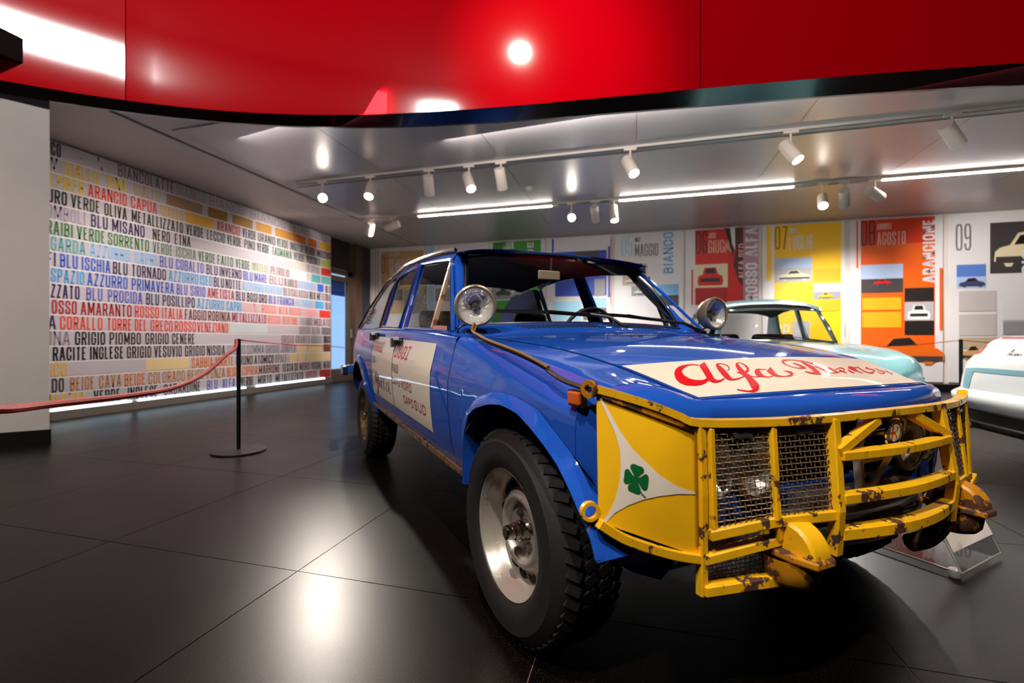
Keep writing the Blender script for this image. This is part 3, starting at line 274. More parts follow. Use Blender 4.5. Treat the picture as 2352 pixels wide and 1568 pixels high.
ALFA=[[[0.3465,-0.3237],[0.3456,-0.3257],[0.3437,-0.3278],[0.3422,-0.3311],[0.3406,-0.3345],[0.339,-0.338],[0.3379,-0.3426],[0.3374,-0.3479],[0.337,-0.3532],[0.3366,-0.3584],[0.3375,-0.365],[0.3378,-0.3709],[0.3388,-0.3772],[0.3407,-0.384],[0.3426,-0.3907],[0.3452,-0.3979],[0.3493,-0.4062],[0.3543,-0.4148],[0.3601,-0.4236],[0.3683,-0.4338],[0.3771,-0.4429],[0.3856,-0.4502],[0.3937,-0.4562],[0.4023,-0.4613],[0.4105,-0.465],[0.417,-0.466],[0.4229,-0.4661],[0.4274,-0.4649],[0.4312,-0.4631],[0.4343,-0.4606],[0.4367,-0.4576],[0.4375,-0.4535],[0.439,-0.4504],[0.4405,-0.4471],[0.442,-0.4438],[0.4435,-0.4405],[0.4443,-0.4367],[0.4443,-0.4323],[0.4449,-0.4289],[0.4447,-0.4249],[0.4438,-0.4203],[0.4436,-0.4165],[0.4427,-0.412],[0.4418,-0.4075],[0.4403,-0.4022],[0.4381,-0.3962],[0.4352,-0.3895],[0.4334,-0.3847],[0.4314,-0.3805],[0.4183,-0.3724],[0.4196,-0.376],[0.4214,-0.3808],[0.4231,-0.3857],[0.4242,-0.3897],[0.4247,-0.3929],[0.4252,-0.3963],[0.4249,-0.399],[0.4246,-0.4019],[0.4236,-0.4041],[0.4232,-0.407],[0.4222,-0.4092],[0.4211,-0.4116],[0.4199,-0.4143],[0.4179,-0.4164],[0.4166,-0.4194],[0.4139,-0.4209],[0.4112,-0.4224],[0.4086,-0.4238],[0.4062,-0.4247],[0.4025,-0.4242],[0.3986,-0.424],[0.3947,-0.4239],[0.3903,-0.4227],[0.387,-0.4213],[0.3846,-0.42],[0.3816,-0.4179],[0.3786,-0.4158],[0.377,-0.4149],[0.3761,-0.4147],[0.3752,-0.4146],[0.3736,-0.4137],[0.3709,-0.4111],[0.3676,-0.4073],[0.364,-0.4022],[0.3599,-0.396],[0.3561,-0.3892],[0.3525,-0.382],[0.3491,-0.3743],[0.3465,-0.367],[0.344,-0.3595],[0.3429,-0.3532],[0.3433,-0.3481],[0.3436,-0.343],[0.3445,-0.3388],[0.3461,-0.3356],[0.3475,-0.3323],[0.3495,-0.3303],[0.3504,-0.3283]],[[0.3497,-0.3254],[0.3572,-0.3308],[0.3669,-0.3375],[0.3775,-0.3448],[0.3872,-0.3515],[0.3963,-0.3578],[0.4059,-0.3648],[0.4149,-0.3711],[0.4226,-0.3759],[0.4282,-0.3788],[0.4332,-0.381],[0.4376,-0.3822],[0.4408,-0.3815],[0.4436,-0.3799],[0.4457,-0.3774],[0.4465,-0.3736],[0.4471,-0.37],[0.447,-0.3659],[0.4469,-0.3619],[0.446,-0.3574],[0.4444,-0.3521],[0.4423,-0.3459],[0.439,-0.338],[0.4362,-0.3312],[0.4344,-0.3265],[0.4306,-0.324],[0.4317,-0.328],[0.4338,-0.3342],[0.4358,-0.3406],[0.4366,-0.3453],[0.4376,-0.3497],[0.4374,-0.3524],[0.4371,-0.3551],[0.4356,-0.3562],[0.4334,-0.3568],[0.4311,-0.3574],[0.4277,-0.3563],[0.4244,-0.3547],[0.4221,-0.3534],[0.4192,-0.351],[0.4149,-0.3475],[0.4097,-0.3437],[0.4023,-0.3382],[0.3934,-0.3316],[0.3838,-0.3246],[0.3735,-0.3168],[0.3631,-0.3092],[0.352,-0.3011],[0.341,-0.2927],[0.3336,-0.2872]],[[0.3981,-0.2738],[0.3967,-0.2704],[0.3949,-0.2657],[0.3918,-0.2595],[0.3885,-0.2538],[0.3833,-0.2478],[0.3791,-0.244],[0.3747,-0.2406],[0.3708,-0.2384],[0.3673,-0.2374],[0.3636,-0.2369],[0.3604,-0.2373],[0.3572,-0.2377],[0.3553,-0.2398],[0.3533,-0.242],[0.352,-0.2449],[0.3508,-0.2474],[0.3504,-0.2505],[0.3499,-0.2536],[0.3502,-0.2574],[0.353,-0.2642],[0.3598,-0.2732],[0.3659,-0.2794],[0.3708,-0.2837],[0.3751,-0.2872],[0.3802,-0.2913],[0.3847,-0.2944],[0.3899,-0.2981],[0.3945,-0.3011],[0.3999,-0.3045],[0.406,-0.3084],[0.4123,-0.3121],[0.4185,-0.3159],[0.4234,-0.3181],[0.429,-0.321],[0.4347,-0.3237],[0.4391,-0.3248],[0.4424,-0.3242],[0.4449,-0.3229],[0.4469,-0.3208],[0.4476,-0.3171],[0.4483,-0.3133],[0.4485,-0.3087],[0.4486,-0.3041],[0.4481,-0.2988],[0.4469,-0.2927],[0.4458,-0.2866],[0.4439,-0.2797],[0.442,-0.2731],[0.4401,-0.2665],[0.4382,-0.2599],[0.4361,-0.2537],[0.4349,-0.2498],[0.4307,-0.246],[0.4318,-0.2499],[0.4333,-0.2554],[0.4353,-0.262],[0.4372,-0.2685],[0.4385,-0.2744],[0.4397,-0.2804],[0.4408,-0.2865],[0.4414,-0.2917],[0.4414,-0.2961],[0.4413,-0.3005],[0.4407,-0.304],[0.439,-0.3055],[0.4363,-0.305],[0.4325,-0.3026],[0.4287,-0.3001],[0.4242,-0.297],[0.4196,-0.294],[0.4143,-0.2904],[0.4089,-0.2871],[0.4028,-0.2831],[0.3966,-0.2793],[0.3904,-0.2757],[0.3841,-0.272],[0.3785,-0.2691],[0.3736,-0.2668],[0.3694,-0.2652],[0.3667,-0.2647],[0.3641,-0.2639],[0.3615,-0.263],[0.359,-0.2619],[0.3581,-0.2617],[0.3604,-0.2654],[0.3596,-0.265],[0.3581,-0.2617],[0.3563,-0.257],[0.3554,-0.2526],[0.3558,-0.2495],[0.3571,-0.2467],[0.359,-0.2446],[0.3609,-0.2427],[0.364,-0.2425],[0.367,-0.2423],[0.3706,-0.2431],[0.3746,-0.2452],[0.3778,-0.247],[0.3814,-0.2499],[0.3842,-0.2525],[0.3868,-0.2554],[0.3885,-0.2581],[0.3911,-0.2632],[0.3937,-0.2684],[0.3951,-0.2717]],[[0.4209,-0.2306],[0.4196,-0.2271],[0.4185,-0.2229],[0.4158,-0.2159],[0.4109,-0.207],[0.4049,-0.1985],[0.3992,-0.1916],[0.3932,-0.1852],[0.3876,-0.1802],[0.3823,-0.1766],[0.3775,-0.1742],[0.3731,-0.1728],[0.3688,-0.1715],[0.3656,-0.1719],[0.3623,-0.1726],[0.3597,-0.1741],[0.3572,-0.1753],[0.3566,-0.1786],[0.3561,-0.1819],[0.357,-0.1865],[0.3586,-0.1916],[0.3636,-0.2001],[0.3692,-0.2074],[0.3744,-0.2133],[0.3791,-0.2182],[0.3846,-0.2234],[0.3903,-0.2283],[0.3961,-0.2329],[0.4019,-0.2376],[0.407,-0.2415],[0.4122,-0.2453],[0.4175,-0.2489],[0.4228,-0.2523],[0.4278,-0.2546],[0.4328,-0.2566],[0.4377,-0.2588],[0.4425,-0.2613],[0.4484,-0.2657],[0.4542,-0.2703],[0.4599,-0.2751],[0.4656,-0.2801],[0.4712,-0.2851],[0.4774,-0.2909],[0.4836,-0.2969],[0.4885,-0.3013],[0.4934,-0.3059],[0.4974,-0.3099],[0.4988,-0.3113],[0.4976,-0.3096],[0.4961,-0.3065],[0.4966,-0.3054],[0.4982,-0.3061],[0.5001,-0.3083],[0.5024,-0.312],[0.5044,-0.3163],[0.5055,-0.3204],[0.5063,-0.3251],[0.5062,-0.3297],[0.5052,-0.334],[0.5035,-0.3377],[0.5012,-0.3407],[0.4993,-0.3448],[0.4966,-0.3485],[0.4934,-0.3511],[0.4915,-0.3531],[0.4945,-0.3574],[0.497,-0.3562],[0.5001,-0.3538],[0.5028,-0.3501],[0.506,-0.3475],[0.5077,-0.3437],[0.5095,-0.3399],[0.5111,-0.3362],[0.5126,-0.3329],[0.514,-0.33],[0.5147,-0.3264],[0.5153,-0.3228],[0.5147,-0.3176],[0.5135,-0.3115],[0.5111,-0.3038],[0.5067,-0.2941],[0.4991,-0.2825],[0.4907,-0.2727],[0.4832,-0.2655],[0.478,-0.2616],[0.4728,-0.2577],[0.4676,-0.2541],[0.4616,-0.25],[0.4554,-0.2461],[0.4492,-0.2423],[0.4442,-0.2402],[0.4392,-0.2382],[0.4342,-0.2362],[0.4292,-0.234],[0.4237,-0.231],[0.4176,-0.2271],[0.4121,-0.2238],[0.4068,-0.2203],[0.4022,-0.2174],[0.3976,-0.2145],[0.393,-0.2115],[0.3885,-0.2085],[0.3839,-0.2055],[0.3787,-0.2018],[0.3742,-0.1987],[0.3704,-0.196],[0.3673,-0.1941],[0.3656,-0.1935],[0.3653,-0.1942],[0.3657,-0.1956],[0.3646,-0.1937],[0.3627,-0.1891],[0.3611,-0.184],[0.3615,-0.181],[0.3632,-0.1793],[0.3664,-0.1789],[0.3702,-0.1793],[0.3744,-0.1808],[0.3792,-0.1834],[0.3838,-0.1862],[0.389,-0.1902],[0.3925,-0.1931],[0.3965,-0.1974],[0.3997,-0.2012],[0.4028,-0.2053],[0.404,-0.207],[0.4051,-0.2089],[0.4065,-0.2123],[0.4084,-0.217],[0.4097,-0.2204]],[[0.4112,-0.2562],[0.4124,-0.2556],[0.4146,-0.2551],[0.4169,-0.2544],[0.4192,-0.2537],[0.4209,-0.2521],[0.4234,-0.2511],[0.4251,-0.2495],[0.4265,-0.2486],[0.4193,-0.2384],[0.4179,-0.2393],[0.4162,-0.2409],[0.4143,-0.2428],[0.4132,-0.2453],[0.4115,-0.2468],[0.4104,-0.2492],[0.4101,-0.2521],[0.4094,-0.2536]],[[0.4297,-0.2373],[0.4317,-0.2374],[0.4352,-0.2384],[0.4388,-0.2392],[0.4417,-0.2393],[0.4432,-0.2381],[0.4447,-0.237],[0.4456,-0.235],[0.4466,-0.2329],[0.4471,-0.2296],[0.4477,-0.2262],[0.4483,-0.2227],[0.4489,-0.2192],[0.449,-0.2147],[0.4492,-0.21],[0.4492,-0.2057],[0.4488,-0.2022],[0.4457,-0.1982],[0.446,-0.2018],[0.446,-0.2061],[0.4459,-0.2107],[0.4458,-0.2152],[0.4452,-0.2186],[0.4446,-0.2221],[0.444,-0.2255],[0.4429,-0.2279],[0.442,-0.23],[0.4411,-0.2319],[0.4403,-0.2336],[0.4383,-0.2337],[0.4349,-0.2325],[0.4309,-0.2305],[0.4269,-0.2283],[0.4238,-0.2265]],[[0.4104,-0.1347],[0.41,-0.1378],[0.4091,-0.142],[0.408,-0.1464],[0.4072,-0.1504],[0.4059,-0.1532],[0.4046,-0.156],[0.4034,-0.1587],[0.4034,-0.1629],[0.4041,-0.1679],[0.4073,-0.1761],[0.4144,-0.1886],[0.4237,-0.2007],[0.4306,-0.2072],[0.4359,-0.2108],[0.4407,-0.2133],[0.4444,-0.2138],[0.4471,-0.2124],[0.4486,-0.2091],[0.4501,-0.2058],[0.4515,-0.2027],[0.4528,-0.1999],[0.4547,-0.1979],[0.456,-0.1952],[0.4565,-0.1918],[0.457,-0.1885],[0.4569,-0.1845],[0.4567,-0.1806],[0.4558,-0.1762],[0.4541,-0.1712],[0.4516,-0.1657],[0.4496,-0.1615],[0.4481,-0.1584],[0.444,-0.1565],[0.4456,-0.1595],[0.4477,-0.1635],[0.4498,-0.1676],[0.4511,-0.1711],[0.4523,-0.1752],[0.4525,-0.1789],[0.4527,-0.1828],[0.4517,-0.1851],[0.4506,-0.1874],[0.4494,-0.19],[0.4471,-0.1909],[0.4441,-0.1908],[0.44,-0.189],[0.4347,-0.1854],[0.4295,-0.1816],[0.4251,-0.1783],[0.4214,-0.1756],[0.4177,-0.1728],[0.4149,-0.1703],[0.4154,-0.1713],[0.419,-0.1765],[0.4216,-0.1817],[0.4206,-0.1816],[0.4182,-0.1782],[0.4156,-0.173],[0.4135,-0.1669],[0.4121,-0.1612],[0.4109,-0.1553],[0.4111,-0.1505],[0.4121,-0.1461],[0.413,-0.1421],[0.4134,-0.139]],[[0.4191,-0.1459],[0.4229,-0.1486],[0.4281,-0.1522],[0.4336,-0.1554],[0.4391,-0.1585],[0.4433,-0.1601],[0.447,-0.1607],[0.4508,-0.1611],[0.454,-0.1606],[0.4559,-0.1585],[0.4579,-0.1565],[0.4592,-0.1536],[0.4606,-0.1506],[0.4615,-0.1465],[0.4618,-0.1413],[0.4622,-0.1361],[0.4626,-0.1311],[0.4628,-0.1262],[0.4631,-0.1213],[0.4633,-0.1166],[0.4627,-0.1114],[0.462,-0.1065],[0.4612,-0.1018],[0.4591,-0.0954],[0.4535,-0.084],[0.4456,-0.073],[0.4408,-0.0685],[0.4376,-0.0667],[0.435,-0.066],[0.4328,-0.0664],[0.4318,-0.0687],[0.4307,-0.0711],[0.429,-0.0726],[0.4279,-0.0751],[0.4272,-0.0786],[0.4262,-0.0809],[0.4254,-0.0826],[0.4289,-0.088],[0.4302,-0.0872],[0.4318,-0.0858],[0.4336,-0.0842],[0.4358,-0.0836],[0.4379,-0.0833],[0.4407,-0.0839],[0.4432,-0.0847],[0.4456,-0.086],[0.4479,-0.0876],[0.4506,-0.0903],[0.4512,-0.091],[0.4482,-0.0868],[0.4467,-0.0837],[0.4476,-0.086],[0.4499,-0.0918],[0.4514,-0.0972],[0.4533,-0.1037],[0.4557,-0.1116],[0.4573,-0.1188],[0.4583,-0.1252],[0.4581,-0.1301],[0.4565,-0.1335],[0.4544,-0.1359],[0.4524,-0.1381],[0.45,-0.1392],[0.4477,-0.1399],[0.4442,-0.1387],[0.4409,-0.1373],[0.4364,-0.1341],[0.4314,-0.1299],[0.4264,-0.1258],[0.4208,-0.1207],[0.4151,-0.1158],[0.4088,-0.1103],[0.4025,-0.1045],[0.3982,-0.1008]],[[0.3578,0.0917],[0.357,0.088],[0.3557,0.0829],[0.3541,0.0773],[0.3526,0.0717],[0.3522,0.0644],[0.3517,0.0569],[0.3513,0.0495],[0.351,0.0425],[0.3503,0.0367],[0.3497,0.0309],[0.3498,0.0248],[0.3526,0.0156],[0.3606,0.0006],[0.369,-0.0111],[0.3751,-0.0173],[0.3796,-0.0206],[0.3837,-0.0224],[0.3875,-0.0228],[0.3908,-0.022],[0.3947,-0.0221],[0.3987,-0.0221],[0.4027,-0.0219],[0.4068,-0.0216],[0.4097,-0.0196],[0.4126,-0.0176],[0.4144,-0.0138],[0.4161,-0.0101],[0.4177,-0.0066],[0.4186,-0.0024],[0.4194,0.0016],[0.4196,0.0062],[0.4201,0.0096],[0.4195,0.0148],[0.4195,0.0191],[0.4188,0.024],[0.4184,0.0273],[0.415,0.0329],[0.4137,0.0323],[0.4116,0.032],[0.4092,0.0312],[0.408,0.0284],[0.4084,0.0229],[0.41,0.0156],[0.411,0.0091],[0.4113,0.0033],[0.4109,-0.0019],[0.4098,-0.0065],[0.4086,-0.0111],[0.4064,-0.0139],[0.4035,-0.0159],[0.3994,-0.0162],[0.3953,-0.0164],[0.3908,-0.0154],[0.3864,-0.0142],[0.381,-0.0111],[0.3757,-0.0074],[0.3708,-0.0029],[0.3669,0.0014],[0.3644,0.0047],[0.3656,0.003],[0.3667,0.001],[0.3648,0.0055],[0.3619,0.0143],[0.3588,0.0248],[0.357,0.0339],[0.3566,0.0416],[0.3564,0.0499],[0.3574,0.0565],[0.3584,0.0628],[0.3599,0.0682],[0.362,0.0729],[0.3639,0.077],[0.3652,0.0798]],[[0.38,0.0236],[0.3827,0.0229],[0.3858,0.0232],[0.389,0.0237],[0.3927,0.0232],[0.3956,0.0231],[0.3985,0.023],[0.4014,0.0228],[0.4043,0.0227],[0.408,0.0219],[0.4111,0.0222],[0.414,0.0223],[0.4166,0.0214],[0.4086,0.0362],[0.406,0.0371],[0.4025,0.038],[0.3982,0.0395],[0.3945,0.0402],[0.3916,0.0402],[0.3892,0.0393],[0.3868,0.0384],[0.3843,0.0374],[0.3818,0.0361],[0.379,0.0345],[0.3771,0.0323],[0.3755,0.0311]],[[0.3603,0.0842],[0.3655,0.0804],[0.3729,0.0751],[0.3817,0.0683],[0.3892,0.0632],[0.3961,0.0587],[0.4024,0.0552],[0.4087,0.0516],[0.4154,0.0468],[0.4221,0.0419],[0.4292,0.036],[0.4364,0.0299],[0.4429,0.0247],[0.4483,0.0213],[0.4542,0.017],[0.4594,0.0133],[0.4626,0.0115],[0.4512,0.0364],[0.4465,0.0412],[0.4404,0.0473],[0.4329,0.0546],[0.4258,0.0609],[0.4192,0.066],[0.4125,0.0707],[0.4057,0.0752],[0.3987,0.0796],[0.3929,0.082],[0.3876,0.0834],[0.3823,0.0848],[0.377,0.0862],[0.371,0.0883],[0.3649,0.0901],[0.3596,0.0915],[0.3554,0.0932]],[[0.4417,-0.0168],[0.444,-0.0161],[0.4468,-0.0142],[0.4504,-0.0129],[0.4534,-0.0108],[0.4556,-0.0081],[0.4578,-0.0054],[0.46,-0.0027],[0.4616,0.0008],[0.4622,0.0064],[0.4629,0.0122],[0.4628,0.0185],[0.4628,0.0228],[0.4567,0.0332],[0.455,0.0317],[0.4523,0.0301],[0.45,0.0271],[0.4477,0.0243],[0.4466,0.0198],[0.4455,0.0153],[0.4444,0.0108],[0.4434,0.0063],[0.4416,0.0023],[0.4391,-0.0009],[0.4373,-0.0047],[0.4361,-0.0073]],[[0.3628,0.0834],[0.3647,0.0854],[0.3666,0.0895],[0.3699,0.0923],[0.3726,0.096],[0.3759,0.0988],[0.3793,0.1019],[0.3831,0.1039],[0.3873,0.1044],[0.3912,0.1041],[0.3953,0.1024],[0.3993,0.1003],[0.4031,0.0978],[0.4063,0.096],[0.4086,0.0946],[0.4087,0.0948],[0.3993,0.111],[0.4008,0.1079],[0.4032,0.1002],[0.4048,0.0928],[0.4058,0.0862],[0.4055,0.0813],[0.4033,0.0787],[0.4013,0.0764],[0.3997,0.0751],[0.403,0.0694],[0.4046,0.0707],[0.4066,0.073],[0.4094,0.0747],[0.4108,0.0779],[0.4122,0.0809],[0.4131,0.085],[0.4132,0.0896],[0.4115,0.0966],[0.3993,0.1176],[0.3951,0.1213],[0.3925,0.1222],[0.3899,0.1228],[0.3876,0.1223],[0.3852,0.1213],[0.382,0.1207],[0.3791,0.1189],[0.376,0.1164],[0.3726,0.1133],[0.3692,0.1102],[0.3665,0.1064],[0.3637,0.1026],[0.361,0.0988],[0.3591,0.0946],[0.3578,0.0917]],[[0.4162,0.0852],[0.4188,0.0845],[0.4224,0.0836],[0.4267,0.0822],[0.4309,0.0806],[0.4351,0.0789],[0.4398,0.0762],[0.4445,0.0736],[0.4482,0.0729],[0.4507,0.0741],[0.4532,0.0752],[0.4552,0.0774],[0.4565,0.0804],[0.4574,0.0844],[0.4577,0.0894],[0.458,0.0943],[0.457,0.1009],[0.4555,0.1084],[0.4539,0.1157],[0.4516,0.1237],[0.4501,0.1291],[0.4443,0.138],[0.4464,0.1317],[0.4482,0.1247],[0.4503,0.1165],[0.4519,0.1092],[0.4529,0.1027],[0.4533,0.097],[0.453,0.0921],[0.4517,0.0891],[0.4498,0.0873],[0.4468,0.0873],[0.4433,0.0882],[0.4398,0.0891],[0.4362,0.09],[0.432,0.0917],[0.4278,0.0933],[0.4236,0.095],[0.4194,0.0965],[0.415,0.0978],[0.4109,0.0996],[0.4082,0.1003]],[[0.418,0.1237],[0.4198,0.1235],[0.4215,0.1248],[0.4237,0.1254],[0.4264,0.1248],[0.4295,0.123],[0.4333,0.1203],[0.4377,0.1169],[0.4411,0.1158],[0.4448,0.1152],[0.4486,0.115],[0.4512,0.1163],[0.4534,0.1167],[0.4466,0.1301],[0.4434,0.1317],[0.4393,0.1334],[0.4349,0.1348],[0.4303,0.1375],[0.4264,0.14],[0.4226,0.1425],[0.4183,0.1459],[0.4149,0.1472],[0.4125,0.1464],[0.4107,0.1445],[0.4096,0.1421],[0.4088,0.1404]],[[0.4417,0.1172],[0.439,0.1242],[0.4354,0.1336],[0.4314,0.1443],[0.4274,0.1551],[0.4247,0.1642],[0.4214,0.1744],[0.4188,0.1838],[0.4178,0.1902],[0.4191,0.1931],[0.4211,0.1952],[0.4239,0.1949],[0.4267,0.1924],[0.4284,0.1896],[0.4321,0.1825],[0.436,0.1739],[0.4387,0.1668],[0.4404,0.1596],[0.441,0.1522],[0.4405,0.1469],[0.4405,0.1426],[0.4438,0.1368],[0.4449,0.1391],[0.4453,0.1445],[0.4459,0.15],[0.4451,0.1568],[0.4411,0.1676],[0.4352,0.1807],[0.4284,0.194],[0.4215,0.2049],[0.4173,0.2086],[0.4142,0.2084],[0.4121,0.206],[0.4112,0.2018],[0.4126,0.194],[0.4151,0.1843],[0.4182,0.1739],[0.422,0.1627],[0.4265,0.1509],[0.431,0.1392],[0.4358,0.1279],[0.4385,0.121]],[[0.431,0.1585],[0.434,0.1565],[0.4379,0.1543],[0.4426,0.1515],[0.4462,0.1506],[0.4493,0.1509],[0.452,0.1526],[0.4546,0.1539],[0.4567,0.1542],[0.452,0.1634],[0.4494,0.1642],[0.4458,0.165],[0.4415,0.1664],[0.4379,0.1671],[0.4349,0.167],[0.4318,0.1667],[0.4288,0.1668],[0.4268,0.1668]],[[0.4106,0.2415],[0.4137,0.2397],[0.4189,0.2359],[0.4242,0.2323],[0.4283,0.2305],[0.4314,0.2308],[0.4348,0.2317],[0.4375,0.2332],[0.4397,0.2337],[0.4276,0.2593],[0.423,0.2642],[0.4152,0.2731],[0.4076,0.2804],[0.4017,0.2847],[0.3988,0.2828],[0.398,0.2768],[0.398,0.2703],[0.398,0.2659]],[[0.424,0.2147],[0.4278,0.21],[0.4335,0.2029],[0.4399,0.1953],[0.4449,0.191],[0.4485,0.1903],[0.4513,0.192],[0.4539,0.1934],[0.4555,0.1948],[0.4509,0.2041],[0.4482,0.2048],[0.4446,0.2055],[0.4403,0.207],[0.4363,0.209],[0.4325,0.2116],[0.4277,0.2161],[0.4235,0.22],[0.4202,0.2235]],[[0.4124,0.267],[0.4106,0.2738],[0.408,0.2834],[0.4056,0.2933],[0.4046,0.2997],[0.4055,0.3016],[0.4079,0.3004],[0.4108,0.2982],[0.4145,0.2954],[0.4194,0.2909],[0.4249,0.2857],[0.4305,0.2806],[0.4356,0.2766],[0.4392,0.2757],[0.4422,0.276],[0.4453,0.2762],[0.4473,0.2783],[0.4488,0.2815],[0.4497,0.2858],[0.4501,0.291],[0.4483,0.3001],[0.4438,0.314],[0.4371,0.3317],[0.428,0.3528],[0.4143,0.3791],[0.4083,0.3855],[0.4073,0.3812],[0.4067,0.3755],[0.405,0.3719],[0.4012,0.3722],[0.3966,0.3731],[0.3922,0.3743],[0.3889,0.3756],[0.4058,0.3413],[0.4066,0.3451],[0.4079,0.3501],[0.4094,0.3555],[0.4116,0.3583],[0.4153,0.3576],[0.4189,0.3569],[0.4232,0.3532],[0.4244,0.3516],[0.4216,0.3563],[0.425,0.3485],[0.4295,0.3368],[0.4335,0.326],[0.4357,0.3179],[0.4376,0.3091],[0.4389,0.301],[0.439,0.2949],[0.4376,0.2918],[0.4351,0.2907],[0.4321,0.2906],[0.4286,0.2916],[0.4241,0.2947],[0.4185,0.2998],[0.4124,0.306],[0.4075,0.3104],[0.4038,0.3131],[0.4013,0.3141],[0.3988,0.315],[0.3977,0.3127],[0.3985,0.3059],[0.4009,0.2959],[0.4033,0.2862],[0.4046,0.2803]],[[0.4311,0.2474],[0.4339,0.2448],[0.4379,0.2407],[0.4422,0.237],[0.446,0.2344],[0.4483,0.2353],[0.4503,0.2375],[0.4522,0.2394],[0.4537,0.2405],[0.4506,0.2467],[0.4487,0.2468],[0.4457,0.2469],[0.4427,0.2468],[0.4394,0.2482],[0.4362,0.2499],[0.4325,0.2526],[0.4289,0.2556],[0.4267,0.2572]],[[0.3972,0.411],[0.4004,0.4093],[0.4051,0.4066],[0.41,0.4043],[0.4142,0.4027],[0.4167,0.4038],[0.4186,0.4059],[0.4204,0.4077],[0.4225,0.4079],[0.4261,0.4049],[0.4295,0.4016],[0.4314,0.3993],[0.4264,0.4098],[0.4289,0.4024],[0.4338,0.3871],[0.4379,0.3723],[0.439,0.3639],[0.4359,0.3636],[0.4295,0.3692],[0.4228,0.3761],[0.418,0.3808],[0.4224,0.371],[0.4271,0.3661],[0.4339,0.3593],[0.4408,0.3528],[0.4445,0.3522],[0.4452,0.3579],[0.4428,0.3701],[0.4392,0.3837],[0.4346,0.3975],[0.4233,0.4204],[0.4193,0.4247],[0.4172,0.4244],[0.4151,0.4241],[0.4134,0.4226],[0.4121,0.4197],[0.4101,0.4176],[0.4077,0.4166],[0.404,0.4172],[0.3996,0.4185],[0.3954,0.42],[0.3922,0.4217]],[[0.41,0.4454],[0.4129,0.443],[0.4166,0.4403],[0.421,0.4369],[0.4249,0.4346],[0.4294,0.4316],[0.4341,0.4289],[0.4382,0.427],[0.4408,0.4261],[0.4344,0.4404],[0.4314,0.4423],[0.4273,0.4443],[0.4221,0.448],[0.4176,0.4511],[0.4132,0.4545],[0.4088,0.4578],[0.405,0.4605],[0.4022,0.4629]]]
